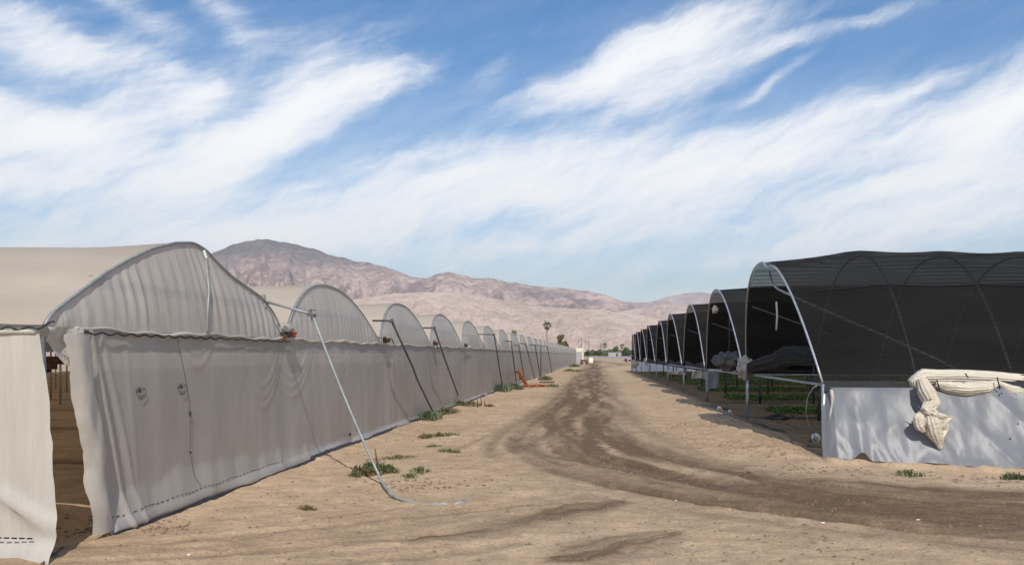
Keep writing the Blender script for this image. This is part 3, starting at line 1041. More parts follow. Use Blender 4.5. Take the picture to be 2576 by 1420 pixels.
# side wall : one long sheet hung from the seam, folded and slack
yy = [0.45]
while yy[-1] < NB * BAY:
    yy.append(yy[-1] + (.035 if yy[-1] < 14 else .06 if yy[-1] < 30 else .12 if yy[-1] < 60 else .35))
yy = np.array(yy)
vs_ = np.concatenate([np.linspace(0, .14, 8), np.linspace(.17, SEAM, 46)])
P = np.zeros((len(vs_), len(yy), 3))
for i, z in enumerate(vs_):
    v = z / SEAM
    y = yy.copy()
    d = .03 * (vnoise(y * 1.5, 0 * y + z * .5, 5) - .5) * (1.2 - v)
    d = d + .005 * np.sin(2 * math.pi * (y * 1.35 + .3 * z + 1.3 * vnoise(y * .9, 0 * y, 6))) * vnoise(y * 1.1, 0 * y + z * .9, 7)
    # a few slack swags hanging from the seam
    for (yc, dep, wdt) in ((4.95, 1.05, .9), (6.15, .95, 1.15), (8.9, .7, .7), (13.2, .9, 1.0), (2.9, .4, .5)):
        q = (y - yc) / wdt
        curve = SEAM - dep * np.clip(1 - q * q, 0, 1)
        for k in (0, .16, .32):
            d = d + (.011 if yc < 7 else .006) * np.exp(-((z - curve - k) / .05) ** 2) * (np.abs(q) < 1)
    # slanting creases at the near end
    for (ya, slope, amp) in ((.66, .24, .05), (.86, .30, .022), (1.30, .10, .008)):
        d = d + amp * np.exp(-((y - ya - slope * (SEAM - z)) / .045) ** 2)
    # lower part bulged to face up, shaped to catch light as a paler band
    edge_z = .50 - .055 * np.abs(y - 2.6) + .16 * (vnoise(y * 1.7, 0 * y, 91) - .5) + .10 * (vnoise(y * 5, 0 * y, 92) - .5)
    d = d + .24 * np.maximum(0, edge_z - z) * (y > .7) * np.clip(z / .16, 0, 1) ** .5
    # bays bulge between posts, pulled in at the posts
    d = d + .03 * np.sin(math.pi * (y % BAY) / BAY) * math.sin(math.pi * min(1, v * 1.02))
    # hem : below the stitched line the sheet kicks out on the soil
    if z < .16:
        d = d + (.16 - z) * (.22 + .5 * vnoise(y * 1.2, 0 * y, 8))
    # the near edge is cut on a slant (door flap)
    edge = np.exp(-np.maximum(y - .45, 0) / .55)
    y = y + edge * (.02 + .42 * (1 - v) ** 1.1)
    edge2 = np.exp(-np.maximum(yy - .45, 0) / .10)
    y = y + edge2 * .03 * (vnoise(np.full_like(y, z * 9), 0 * y, 15) - .5)
    d = d + edge2 * .06 * (vnoise(np.full_like(y, z * 5), 0 * y, 16) - .2)
    P[i, :, 0] = d
    P[i, :, 1] = y
    P[i, :, 2] = z - (.02 if i == 0 else 0)
base = np.array([gz(XW + P[0, j, 0], Y0 + P[0, j, 1]) for j in range(len(yy))])
P[0, :, 2] = base + .012
P[1, :, 2] = np.maximum(P[1, :, 2], base + .025)
mb = MB(); mb.grid(P)
wall = hpart('side_wall', mb, M['wall_film'], True)
# stitched dark line above the hem
mb = MB()
y = .95
while y < 5.6:
    x0 = float(np.interp(y + .03, P[8, :, 1], P[8, :, 0])) + .012
    z0 = .165 + .01 * math.sin(y * 9)
    mb.bar((x0, y, z0), (x0, y + .055, z0 + .004), .005, .007)
    y += .10
mb.build('stitching', M['black_cord'], wall)['kind'] = 'stuff'
# trim along the seam : rolled edge of the sheet with a wavy locking wire
mb = MB()
pts = []; rad = []
for y in np.concatenate([np.arange(.45, 14, .08), np.arange(14, NB * BAY, .5)]):
    pts.append((.016 + .006 * math.sin(y * 5.1), y, SEAM - .015 + .016 * math.sin(y * 2.3) + .012 * math.sin(y * 7.9)))
    rad.append(.014 + .016 * float(vnoise(y * 1.6, 0.0, 33)))
mb.tube(pts, rad, 7)
trim = hpart('seam_trim', mb, M['cream_film'] if False else M['front_film'], True)
mb = MB()
mb.tube([(.040, y, SEAM - .05 + .012 * math.sin(y * 24)) for y in np.arange(.55, 3.5, .035)], .009, 5)
mb.tube([(.040, y, SEAM - .05 + .010 * math.sin(y * 20)) for y in np.arange(3.5, 6.0, .035)], .007, 5)
mb.build('locking_wire', M['black_cord'], trim)
# thin dark strip along the foot of the hem
mb = MB()
q = np.zeros((3, len(yy[::3]), 3))
for j, y in enumerate(yy[::3]):
    w0 = .09 * float(vnoise(y * .8, 0.0, 55))
    for i, x in enumerate((.03, .06 + w0 * .5, .09 + w0)):
        q[i, j] = (x, y + .5, gz(XW + x, Y0 + y + .5) + (.035 - .012 * i))
mb.grid(q)
hpart('hem_strip', mb, M['black_film'], True)

# front wall (faces the camera) with its corner post and eave
nx, nzz = 150, 40
fx = -np.linspace(0, 14, nx)
fzs = np.linspace(0, 1.98, nzz)
P = np.zeros((nzz, nx, 3))
for i, z in enumerate(fzs):
    d = -.02 * np.sin(2 * math.pi * (fx * 1.6 + vnoise(fx, 0 * fx, 61))) * vnoise(fx * 1.7, 0 * fx + z * .6, 62)
    crease = .05 * np.exp(-((z - .28 - (-fx - .02) * .55) / .05) ** 2) * np.exp(-((fx + .25) / .35) ** 2)
    crease2 = .04 * np.exp(-((z - .18 - (-fx - .02) * .8) / .05) ** 2) * np.exp(-((fx + .2) / .3) ** 2)
    d = d - crease - crease2
    if z < .16:
        d = d - (.16 - z) * (1.0 + .5 * np.sin(fx * 3))
    zz = z - .06 * (1 if z < .05 else 0)
    P[i, :, 0] = fx + .03 + .15 * (1 - z / 1.98) * np.exp(fx * .8) + .022 * (vnoise(np.array(z * 8), np.array(0.), 65) - .5) * (np.arange(nx) < 3) - .09 * max(0, (z - 1.2)) ** 2 * np.exp(fx * 4)
    P[i, :, 1] = d - .02
    P[i, :, 2] = zz + .10 * np.clip(1 - np.abs(fx + .15) / .4, 0, 1) * (z > 1.9) * 0 + (.075 * (z / 1.98))
mb = MB(); mb.grid(P)
fw = hpart('front_wall', mb, M['front_film'], True)
mb = MB()
x = -.05
while x > -3:
    mb.bar((x, -.075, .185), (x - .05, -.075, .185), .01, .012)
    x -= .075
mb.build('stitching', M['black_cord'], fw)['kind'] = 'stuff'
mb = MB()
mb.tube([(.06, .03, gz(XW, Y0) - .1), (.0, .0, SEAM - .10)], .021, 8)
hpart('corner_post', mb, M['dark_pipe'], True)
mb = MB()
mb.tube([(.15 - y * .35, -.05 + .01 * math.sin(y * 9), SEAM - .02 + .06 * max(0, 1 - y * 2.2) + .012 * math.sin(y * 11)) for y in np.arange(0, 8, .06)], .007, 5)
hpart('eave_wire', mb, M['black_cord'], True)
mb = MB()
pl = [(-x_, -.02, SEAM - .055 + .008 * math.sin(x_ * 6)) for x_ in np.arange(0.05, 14, .2)]
mb.tube(pl, .028, 7)
hpart('eave_roll', mb, M['front_film'], True)
# far end wall of the greenhouse
mb = MB()
mb.grid(np.array([[(0 - x_, NB * BAY, z_) for x_ in np.linspace(0, 40, 14)] for z_ in (0, 1, SEAM)], float))
hpart('end_wall', mb, M['front_film'], True)
# torn flap hanging in the door head, ragged flap folded back beside the door
mb = MB()
R = np.zeros((12, 10, 3))
for i in range(12):
    for j in range(10):
        u = j / 9; v = i / 11
        ln = .12 + .20 * (math.sin(u * 3.0) ** 2) + .09 * u
        R[i, j] = (.03 + .03 * math.sin(u * 7 + v * 4), .02 + u * .50, SEAM - .005 - v * ln)
mb.grid(R)
hpart('torn_flap', mb, M['rag_film'], True)
mb = MB()
R = np.zeros((40, 8, 3))
for i in range(40):
    for j in range(8):
        v = i / 39; u = j / 7
        z = .05 + (SEAM - .12) * (1 - v)
        ye = .33 + .42 * v ** 1.1
        rag = .03 * float(vnoise(v * 34, 0.0, 77)) + .06 * float(vnoise(v * 8, 0.0, 78))
        R[i, j] = (.05 + .06 * math.sin(u * 3.1) + .05 * float(vnoise(u * 3, v * 7, 79)), ye - .05 + u * .30 - rag * (1 - u), z)
mb.grid(R)
hpart('door_flap', mb, M['front_film'], True)
# posts and hanging pipes seen through the doorway
for k, (dx, dy, r) in enumerate(((-2.4, 3.1, .025), (-3.2, 5.83, .03), (-6.0, 5.83, .03), (-5.2, 8.7, .03), (-8.6, 11.66, .03), (-12, 11.66, .03), (-11, 14.6, .03), (-15, 17.5, .03), (-7.4, 8.7, .03), (-9.6, 9.6, .03))):
    mb = MB(); mb.tube([(dx, dy, gz(XW + dx, Y0 + dy) - .05), (dx, dy, SEAM)], r, 7)
    hpart('post', mb, M['grey_pipe'] if k < 1 else M['post_dark'], True)
for k in range(5):
    mb = MB(); mb.bar((-1.0 - k * 1.5, 1.6 + 2.3 * k, 1.72 + .06 * (k % 2)), (-16 - k, 1.9 + 2.3 * k, 1.70), .10, .07)
    hpart('irrigation_pipe', mb, M['brown'])
mb = MB()
for k in range(26):
    x_ = -1.6 - k * .36; y_ = 2.2 + k * .42
    mb.bar((x_, y_, 1.92), (x_ + .1, y_ + .02, 1.92 - .16 - .5 * rnd.random() ** 3), .02, .05)
hpart('hanging_twine', mb, M['black_cord'])['kind'] = 'stuff'

for (px, py) in ((152, 1029), (128, 1008), (168, 990), (140, 985)):
    x_, y_ = G(px, py)
    mb = MB(); mb.tube([(x_ - XW, y_ - Y0, -.1), (x_ - XW, y_ - Y0, SEAM)], .035, 7)
    hpart('post', mb, M['grey_pipe'], True)
mb = MB(); mb.bar((-9.5, 9.0, 1.86), (-22, 24, 1.86), .16, .10)
hpart('irrigation_pipe', mb, M['black_cord'])

# two hand-drawn marks on the wall (hearts with hatching) and small scuffs
def wall_px(px, py, off=.02):
    """point of the wall sheet seen at px,py -> (x,y,z) in the greenhouse frame"""
    zc = F * (-XW) / CT / (1508.0 - px)
    p = W(px, py, zc)
    y = p[1] - Y0
    j = min(int(np.searchsorted(yy, y)), len(yy) - 1)
    i = min(int(np.searchsorted(vs_, p[2])), len(vs_) - 1)
    return (float(WP[i, j, 0]) + off, y, p[2])


WP = np.array([v_.co for v_ in wall.data.vertices]).reshape(len(vs_), len(yy), 3)


def mark(cx, cy, s):
    m = MB()
    hp = []
    for k in range(25):
        a = 2 * math.pi * k / 24
        hx_ = 16 * math.sin(a) ** 3 / 17; hy_ = (13 * math.cos(a) - 5 * math.cos(2 * a) - 2 * math.cos(3 * a) - math.cos(4 * a)) / 17
        hp.append(wall_px(cx + hx_ * s * .8, cy - hy_ * s + 3))
    m.tube(hp, .0035, 4)
    for k in range(6):
        f = k / 5
        m.tube([wall_px(cx - s * .05, cy + s * .1), wall_px(cx - s * (.15 + .6 * f), cy - s * (.85 - .75 * f))], .003, 4)
    m.tube([wall_px(cx + s * .1, cy), wall_px(cx + s * .5, cy - s * .6)], .003, 4)
    m.build('drawn_mark', M['ink'], wall)


mark(347, 985, 17)
mark(452, 975, 15)
mb = MB()
mb.tube([wall_px(441, 840), wall_px(447, 880), wall_px(457, 930), wall_px(468, 1000), wall_px(472, 1060), wall_px(473, 1140), wall_px(480, 1190), wall_px(492, 1222)], .0028, 4)
mb.build('scuff_line', M['ink'], wall)
for (pa, pb, r0) in (((471, 1034), (472, 1046), .014), ((473, 1134), (474, 1139), .012), ((878, 1088), (879, 1094), .02)):
    mb = MB(); mb.tube([wall_px(*pa), wall_px(*pb)], r0, 5); mb.build('scuff_spot', M['ink'], wall)


# ------------------------------------------------------------------ brace poles along the left wall
def wall_depth(px, X):
    return F * (-X) / CT / (1508.0 - px)


def brace(label, x_arm, y_arm, x_top, y_top, path, mat, X=-4.66, r=.026, arm_mat=None, zc_arm=None):
    zt = wall_depth(x_top, X)
    top = Vector(W(x_top, y_top, zt))
    za = wall_depth(x_arm, XW - LEAN * .5)
    arm = Vector(W(x_arm, y_arm, za))
    o = empty('brace_pole', (top.x, top.y, 0), label, 'pole', 'brace poles along the grey greenhouse wall')
    org = Vector((top.x, top.y, 0))
    m = MB(); m.tube([arm - org, top - org], r * .85, 7); m.build('arm', arm_mat or mat, o, True)
    m = MB(); m.tube([(top - org) + Vector((0, 0, .02))] + [Vector(q) - org for q in path], r, 8); m.build('leg', mat, o, True)
    m = MB(); m.bar(top - org - Vector((.05, 0, .03)), top - org + Vector((.04, .02, .03)), .07, .07); m.build('clamp', mat, o)
    return o


# the near pale pipe, bent along the ground
top = Vector(W(785, 790, 12.52))
p0 = Vector(W(665, 757, wall_depth(665, XW - LEAN * .55)))
def gp(px, py, dz=.03):
    x_, y_ = G(px, py); return Vector((x_, y_, gz(x_, y_) + dz))
b0 = gp(958, 1212, .06)
o = empty('brace_pole', (b0.x, b0.y, 0), 'pale grey pipe, nearest to the camera, slanting down and bent along the ground', 'pole', 'brace poles along the grey greenhouse wall')
org = Vector((b0.x, b0.y, 0))
m = MB(); m.tube([p0 - org, top - org], .020, 8); m.build('arm', M['grey_pipe'], o, True)
lp = [top]
for k in range(1, 10):
    t = k / 10
    q = top.lerp(b0, t); q.z -= .07 * math.sin(math.pi * t); lp.append(q)
lp += [b0, gp(968, 1232, .05), gp(985, 1247, .035), gp(1012, 1254, .02), gp(1040, 1258, .004), gp(1062, 1260, -.035), gp(1090, 1262, .004), gp(1118, 1263, .006), gp(1134, 1263, -.035), gp(1150, 1262, .004), gp(1172, 1261, .012)]
m = MB(); m.tube([q - org for q in lp], .019, 8); m.build('leg', M['grey_pipe'], o, True)
m = MB()
m.bar(top - org + Vector((-.07, 0, .0)), top - org + Vector((.05, .0, -.02)), .06, .05)
m.tube([top - org + Vector((-.02, 0, .08)), top - org + Vector((.0, 0, -.10))], .012, 6)
m.tube([top - org + Vector((-.06, -.02, .05)), top - org + Vector((.04, .02, .07))], .010, 6)
m.build('clamp', M['dark_pipe'], o)
m = MB(); m.bar(p0 - org + Vector((0, 0, -.10)), p0 - org + Vector((-.02, 0, .10)), .06, .05); m.build('bracket', M['grey_pipe'], o)


def base_pt(px, py):
    x_, y_ = G(px, py)
    return (x_, y_, gz(x_, y_) - .03)


def hang(px, py, X):
    return W(px, py, wall_depth(px, X))


b2 = base_pt(1095, 1048)
t2 = W(984, 806, wall_depth(984, -4.66))
mid = [t2[i] * .5 + b2[i] * .5 for i in range(3)]
brace('black pole, second from the camera, slightly bent, its foot in the weeds', 938, 806, 984, 806,
      [hang(1038, 922, -4.66), hang(1050, 955, -4.64), b2], M['dark_pipe'])
o3 = brace('black pole, third from the camera, its lower end hanging free above the ground', 1064, 824, 1092, 824, [hang(1120, 905, -4.7), hang(1152, 992, -4.72)], M['dark_pipe'])
pA = Vector(hang(1152, 992, -4.72)); pB = Vector(hang(1139, 1022, -4.85))
m = MB(); m.tube([pA - o3.location, pB - o3.location], .007, 5); m.build('tie_wire', M['dark_pipe'], o3)
LB = [('black pole, fourth from the camera, nearly upright, foot in the green weeds', 1205, 840, 1243, 841, 1266, 978),
      ('black pole, fifth from the camera, just before the orange pallets', 1272, 857, 1286, 858, 1300, 962),
      ('black pole, sixth from the camera, reaching down behind the leaning orange pallet', 1290, 867, 1305, 868, 1321, 950),
      ('thin black pole, seventh from the camera, just past the leaning orange pallet', 1306, 863, 1322, 864, 1345, 950),
      ('black pole, eighth from the camera, slanting and thicker in its lower half', 1332, 866, 1346, 867, 1359, 946),
      ('straight upright black pole, ninth from the camera', 1350, 868, 1360.6, 868, 1360.9, 942),
      ('thin black pole, last and farthest from the camera', 1362, 870, 1377, 871, 1388, 930)]
for (lab, xa, ya, xt, yt, xb, yb) in LB:
    zc_b = wall_depth(xb, -4.78)
    pb = W(xb, yb, zc_b)
    pb = (pb[0], pb[1], gz(pb[0], pb[1]) - .05)
    brace(lab, xa, ya, xt, yt, [pb], M['dark_pipe'], r=.030 if xt < 1340 else .040)

# small things lodged in the gutter ends
def gutter_end(i):
    return Vector((XW + .05, Y0 + BAY * i, SEAM))


o = empty('red_bucket', gutter_end(1) + Vector((0.06, .12, .02)), 'red plastic bucket with a shiny rim lodged in the first gutter end', 'bucket')
o.scale = (.75, .75, .75)
m = MB(); m.tube([(0, 0, 0), (0, .0, .02), (0, .02, .10), (0, .02, .115)], [.05, .055, .07, .074], 12); m.build('shell', M['red'], o, True)
m = MB(); m.tube([(.0, .02 + .073 * math.sin(a), .115 + .05 * abs(math.sin(a)) * 0 + .073 * math.cos(a) * .6) for a in np.linspace(-1.5, 1.5, 9)], .005, 5); m.build('handle', M['dark_pipe'], o, True)
o = tag(MB().build('timber_block', M['brown'], None, loc=gutter_end(1) + Vector((.06, -.06, .03))), 'dark brown timber block beside the red bucket in the first gutter end', 'block')
m = MB(); m.bar((0, -.16, .0), (0, .12, .02), .07, .06); m.bar((.01, -.14, .055), (.01, .02, .06), .05, .04)
o.data = m.mesh('timber_block', M['brown'])


def crumple(name, mat, w, d, h, seed, nu=22, nv=16, hang=0.0):
    """loose crumpled film lump"""
    P = np.zeros((nv, nu, 3))
    for i in range(nv):
        for j in range(nu):
            th = math.pi * i / (nv - 1); ph = 2 * math.pi * j / (nu - 1)
            dirv = Vector((math.sin(th) * math.cos(ph), math.sin(th) * math.sin(ph), math.cos(th)))
            r = .85 + .45 * mnoise.noise(dirv * 2.1 + Vector((seed, 0, 0))) + .45 * (.5 - abs(mnoise.noise(dirv * 2.6 + Vector((0, seed, 0))))) + .13 * (.4 - abs(mnoise.noise(dirv * 6.0 + Vector((0, 0, seed)))))
            P[i, j] = (dirv.x * r * w / 2, dirv.y * r * d / 2, dirv.z * r * h / 2 - hang * max(0, -dirv.z))
    m = MB(); m.grid(P)
    return m


o = crumple('rag', M['rag_film'], .22, .55, .20, 3.0).build('plastic_rag', M['rag_film'], None, True, gutter_end(1) + Vector((-.10, .14, .15)))
tag(o, 'torn pale plastic rag bunched above the red bucket between the first two arches', 'rag')
for i, lab in ((2, 'small brown bracket with a curled wire in the second gutter end'), (3, 'dark brown block in the third gutter end'), (4, 'small pale brown bracket with a white rod in the fourth gutter end')):
    g = gutter_end(i)
    o = empty('gutter_bracket', g + Vector((.05, .1, .03)), lab, 'bracket')
    m = MB(); m.bar((0, 0, .02), (0, .35, .05), .09, .09); m.bar((0, -.02, .10), (0, .12, .04), .07, .06); m.build('block', M['brown'], o)
    m = MB()
    if i == 2:
        m.tube([(0, .3, .06), (0, .5, .10), (0, .75, .06), (0, .85, -.04)], .014, 6)
    elif i == 3:
        m.tube([(0, .3, .04), (.02, .4, -.06), (.02, .45, -.12)], .014, 6)
    else:
        m.tube([(0, .35, .02), (0, 1.8, .01)], .022, 6)
    m.build('wire' if i < 4 else 'rod', M['white_paint'] if i == 4 else M['dark_pipe'], o, True)

# ------------------------------------------------------------------ right row of black shade tunnels
GUT = 1.29
RISE = 2.83
ORD = ['nearest', 'second', 'third', 'fourth', 'fifth', 'sixth', 'seventh', 'eighth', 'farthest']
EXTRA = [' with a white plastic side wall and a kinked end hoop', ' from the camera, tall arch with crumpled grey cloth inside',
         ' from the camera, rounded arch with white cloth hanging below', ' from the camera, pointed arch with a rolled blind below',
         ' from the camera', ' from the camera', ' from the camera, narrow in the picture', ' from the camera, with a pale bag at its post',
         ' of the row, beside the red car']


def arch_y(y0, y1, s):
    return y0 + (y1 - y0) * s


def arch_h(s, rise=RISE, p=2.12):
    return rise * (1 - abs(2 * s - 1) ** p)


for i in range(9):
    y0, y1 = RB[i], RB[i + 1]
    x0 = .5 * (XR(y0) + XR(y1))
    wid = y1 - y0
    lean = [.40, .26, .14, .22, .10, .25, .2, .15, .1][i]
    o = empty('shade_tunnel', (x0, y0, 0), ORD[i] + ' black shade net tunnel' + EXTRA[i], 'tunnel', 'black shade net tunnels along the right side')
    n1 = 34
    L = 34.0 if i == 0 else 26.0
    hoops = [0.0] + [1.78 + 1.75 * k for k in range(int(L / 1.75))] if i == 0 else [0.0] + [3.0 * k for k in range(1, int(L / 3))]
    xs = sorted(set([round(a, 3) for a in np.concatenate([np.linspace(0, 6, 22 if i < 3 else 10), np.linspace(6.4, L, 40 if i < 2 else 14)])]))
    P = np.zeros((len(xs), n1 + 1, 3))
    def net_pt(x, s, sagf=1.0):
        rise = RISE - .10 + (.22 if i == 0 else .10) * min(1, x / 1.4) + (.03 * math.sin(x * .9) if i == 0 else 0)
        h = arch_h(s, rise, 2.4 if i == 0 else 2.12)
        k = 0.0
        if i == 0 and x > .2:
            k = .05 * abs(math.sin(math.pi * ((x - .02) % 1.75) / 1.75)) * sagf
        ln = lean * (h / RISE) * max(0, 1 - x / 1.3)
        return (x - ln, s * wid, GUT + h - k * (h / RISE))
    for a, x in enumerate(xs):
        for b_ in range(n1 + 1):
            P[a, b_] = net_pt(x, b_ / n1)
    m = MB(); m.grid(P)
    m.build('shade_net', M['net'], o, True)
    if i == 0:
        m = MB(); m.tube([Vector(net_pt(x, .185)) + Vector((0, -.015, .012 + .01 * math.sin(x * 2))) for x in np.arange(.4, 20, .35)], .009, 5); m.build('seam_cord', M['black_cord'], o, True)
    # end hoop
    m = MB()
    hp = []
    for k in range(41):
        s = k / 40
        q = Vector(net_pt(0, s)) + Vector((-.02, 0, .02))
        if i == 0:
            # the pipe was bent in past the crown
            dk = math.exp(-((s - .39) / .045) ** 2)
            q += Vector((-.05 * dk, 0, -.12 * dk))
        hp.append(q)
    m.tube(hp, .023 if i < 3 else .026, 8)
    m.build('end_hoop', M['galv'], o, True)
    for hx_ in hoops[1:(9 if i == 0 else 3)]:
        m = MB(); m.tube([Vector(net_pt(hx_, .012 + .976 * k / 24, 0)) + Vector((0, .13 * math.sin(math.pi * (.5 - k / 24)), -.13)) for k in range(25)], .024, 6)
        m.build('inner_hoop', M['galv'] if i == 0 else M['dark_pipe'], o, True)
    # pipes lengthwise
    m = MB(); m.tube([(0.0, wid * .5, GUT + RISE - .16), (1.4, wid * .5, GUT + RISE + .06), (L, wid * .5, GUT + RISE + .06)], .022, 6)
    m.build('ridge_pipe', M['galv'], o, True)
    m = MB(); m.tube([(0, wid, GUT - .02), (L, wid, GUT - .02)], .035, 6)
    m.build('gutter_pipe', M['galv'], o, True)
    if i == 0:
        m = MB(); m.tube([(0, 0, GUT - .02), (L, 0, GUT - .02)], .035, 6); m.build('gutter_pipe', M['galv'], o, True)
    # legs
    for k in range(0, 8 if i < 4 else 4):
        lx = k * 2.0
        for yy_ in ((wid,) if i else (wid, 0.0)):
            if yy_ == 0.0 and k > 3:
                continue
            g = gz(min(x0 + lx, 60), y0 + yy_)
            m = MB(); m.tube([(lx, yy_, g - .1), (lx, yy_, GUT)], .042 if k == 0 else .045, 8)
            m.build('leg', M['galv'] if k == 0 else M['post_dark'], o, True)
    if i < 4:
        # pipe across the open end
        m = MB(); m.tube([(.02, .02, GUT - .02), (.02, wid - .02, GUT - .01)], .028, 6); m.build('cross_pipe', M['galv'], o, True)
    # diagonal braces
    if i == 0:
        og = Vector((x0, y0, 0))
        db = [([Vector(W(1936, 684, 20.8)) - og, Vector(W(1943, 713, 20.2)) - og, Vector(W(1958, 727, 19.6)) - og, Vector(W(1999, 746, 18.5)) - og, Vector(W(2030, 760, 17.8)) - og,
                Vector(W(2230, 846, 16.9)) - og, Vector(W(2350, 900, 16.35)) - og, Vector(W(2424, 935, 16.15)) - og], .027),
              ([Vector(net_pt(.1, .80)) + Vector((0, -.05, -.1)), Vector(net_pt(4.5, .98)) + Vector((0, -.05, .0))], .022)]
    else:
        db = [([Vector(net_pt(.1, .80)) + Vector((0, -.05, -.1)), Vector(net_pt(4.5, .98)) + Vector((0, -.05, .0))], .022),
              ([Vector(net_pt(.1, .25)) + Vector((0, .05, -.1)), Vector(net_pt(5.0, .03)) + Vector((0, .05, .0))], .022)]
    for q_, r0 in db:
        m = MB(); m.tube(q_, r0, 7); m.build('diagonal_brace', M['galv'] if r0 > .025 else M['dark_pipe'], o, True)
    # black net folded down along the far edge of the opening
    m = MB()
    Rr = np.zeros((7, 30, 3))
    for a in range(7):
        for b_ in range(30):
            u = b_ / 29; v_ = a / 6
            Rr[a, b_] = (.04 + .03 * math.sin(u * 19 + i) * v_, u * wid, GUT + .30 * (1 - v_) * (.25 + .75 * abs(2 * u - 1) ** .5) - .10 * v_)
    m.grid(Rr)
    if i > 1:
        m.build('net_hem', M['net_thick'], o, True)
    if i == 0:
        # net hem hanging at the near gutter
        Rr = np.zeros((6, 160, 3))
        for a in range(6):
            for b_ in range(160):
                u = b_ / 159 * 20; v_ = a / 5
                Rr[a, b_] = (u, -.03 - .05 * v_ + .02 * math.sin(u * 5) * v_, GUT + .06 - v_ * (.20 - .012 * u) + .02 * math.sin(u * 1.7) * v_)
        m = MB(); m.grid(Rr); m.build('net_hem', M['net_thick'], o, True)
        # white plastic side wall, pegged out at the foot
        nu_, nv_ = 340, 44
        Rr = np.zeros((nv_, nu_, 3))
        for a in range(nv_):
            v_ = a / (nv_ - 1)
            for b_ in range(nu_):
                u = -.03 + 22 * (b_ / (nu_ - 1)) ** 1.5
                out_ = (.42 + .40 * min(1, max(0, u / 3.2))) * v_ ** 1.15
                fold = .05 * math.sin(u * 4.2 + 1.8 * mnoise.noise(Vector((u, 0, 4)))) * mnoise.noise(Vector((u * .9, v_, 2))) * (1.2 - .4 * v_)
                diag = .055 * (1 - 2 * abs(math.sin(.5 * ((u - 1.15 * v_) * 6.6 + 2.4 * mnoise.noise(Vector((u * .7 - v_, 3, 0)))))) ** .7) * max(0, min(1, (u - 1.9) / 1.3)) * (.25 + .75 * v_) * (.4 + abs(mnoise.noise(Vector((u * .8, 5, 1)))))
                crinkle = .010 * mnoise.noise(Vector((u * 3.1, v_ * 3, 7))) + .022 * abs(mnoise.noise(Vector((u * 2.0 + v_, v_ * 2.2, 17)))) + .02 * abs(mnoise.noise(Vector((u * 4.5 - 2 * v_, v_ * 2.6, 27)))) * v_
                yv = -.10 - out_ - fold - diag - crinkle
                if u < .14:                      # sheet wraps back round the corner post
                    yv += (.14 - u) * 1.2
                yw = y0 + yv
                g = gz(x0 + u, yw)
                zt = GUT - .06
                zb = g + .005 + .07 * max(0, mnoise.noise(Vector((u * 1.5, 9, 0)))) + .05 * max(0, mnoise.noise(Vector((u * 5.5, 2, 0)))) + (.16 * math.exp(-((u - .55) / .12) ** 2))
                Rr[a, b_] = (u - (.06 * v_ * math.exp(-u * 3)), yv, zt + (zb - zt) * v_)
        m = MB(); m.grid(Rr)
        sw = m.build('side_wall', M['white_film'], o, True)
        SWP = Rr
        for (px, py) in ((2518, 995), (2528, 990), (2545, 1062), (2522, 1100), (2543, 1140)):
            zc = 15.2; q = W(px, py, zc)
            ux = q[0] - x0; bi = min(range(nu_), key=lambda b_: abs(Rr[10, b_, 0] - ux)); ai = min(range(nv_), key=lambda a: abs(Rr[a, bi, 2] - q[2]))
            c_ = Rr[ai, bi]
            m = MB(); n_ = 9
            m.add([(c_[0] + math.cos(6.283 * k / n_) * .022 * rnd.uniform(.3, 1.3), c_[1] - .012, c_[2] + math.sin(6.283 * k / n_) * .028 * rnd.uniform(.3, 1.3)) for k in range(n_)] + [(c_[0], c_[1] - .014, c_[2])], [(k, (k + 1) % n_, n_) for k in range(n_)])
            m.build('hole', M['ink'], sw)
        # pale taped strip over the corner post
        m = MB()
        st = [(.10 + .02 * math.sin(k * 1.3), -.14 - .06 * k / 9, GUT - .1 - (GUT - .12 - gz(x0, y0 - .2)) * k / 9) for k in range(10)]
        m.tube(st, [.030 + .008 * math.sin(k * 2.1) for k in range(10)], 8)
        m.build('taped_strip', M['front_film'], sw, True)
    if i == 8:
        Rr = np.array([[(u, wid + .05 + .05 * math.sin(u * 3) * v_, .05 + (GUT - .05) * v_) for u in np.linspace(-.1, 24, 60)] for v_ in np.linspace(0, 1, 6)])
        m = MB(); m.grid(Rr); m.build('side_wall', M['end_film'], o, True)


# rolled cream plastic tied along the near gutter, its tail hanging down
def bundle_tube(pts, radii, seed, pleats=13, n=96, flat=.85):
    P_ = [Vector(p) for p in pts]
    # resample
    rs = []
    for a in range(len(P_) - 1):
        for k in range(7):
            t = k / 7
            rs.append((P_[a].lerp(P_[a + 1], t), radii[a] * (1 - t) + radii[a + 1] * t))
    rs.append((P_[-1], radii[-1]))
    out_ = np.zeros((len(rs), n + 1, 3))
    pr = None
    for a, (c_, r) in enumerate(rs):
        d = (rs[min(a + 1, len(rs) - 1)][0] - rs[max(a - 1, 0)][0]).normalized()
        if pr is None:
            pr = Vector((0, 1, 0))
        rt = (pr - d * pr.dot(d)).normalized(); pr = rt
        u = d.cross(rt)
        for k in range(n + 1):
            ang = 2 * math.pi * k / n
            ph = pleats * ang + 3.0 * mnoise.noise(Vector((a * .07, 0, seed)))
            w_ = 1 + .16 * (1 - 2 * abs(math.sin(.5 * ph))) * (0.4 + 1.2 * abs(mnoise.noise(Vector((a * .09, ang * .8, seed)))))
            w_ += .07 * math.sin(pleats * 2.3 * ang + 4 * mnoise.noise(Vector((a * .1, 2, seed))))
            w_ += .16 * mnoise.noise(Vector((math.cos(ang) * 1.2 + seed, math.sin(ang) * 1.2, a * .10)))
            q = c_ + rt * (math.cos(ang) * r * w_ * flat) + u * (math.sin(ang) * r * w_)
            out_[a, k] = q
    return out_


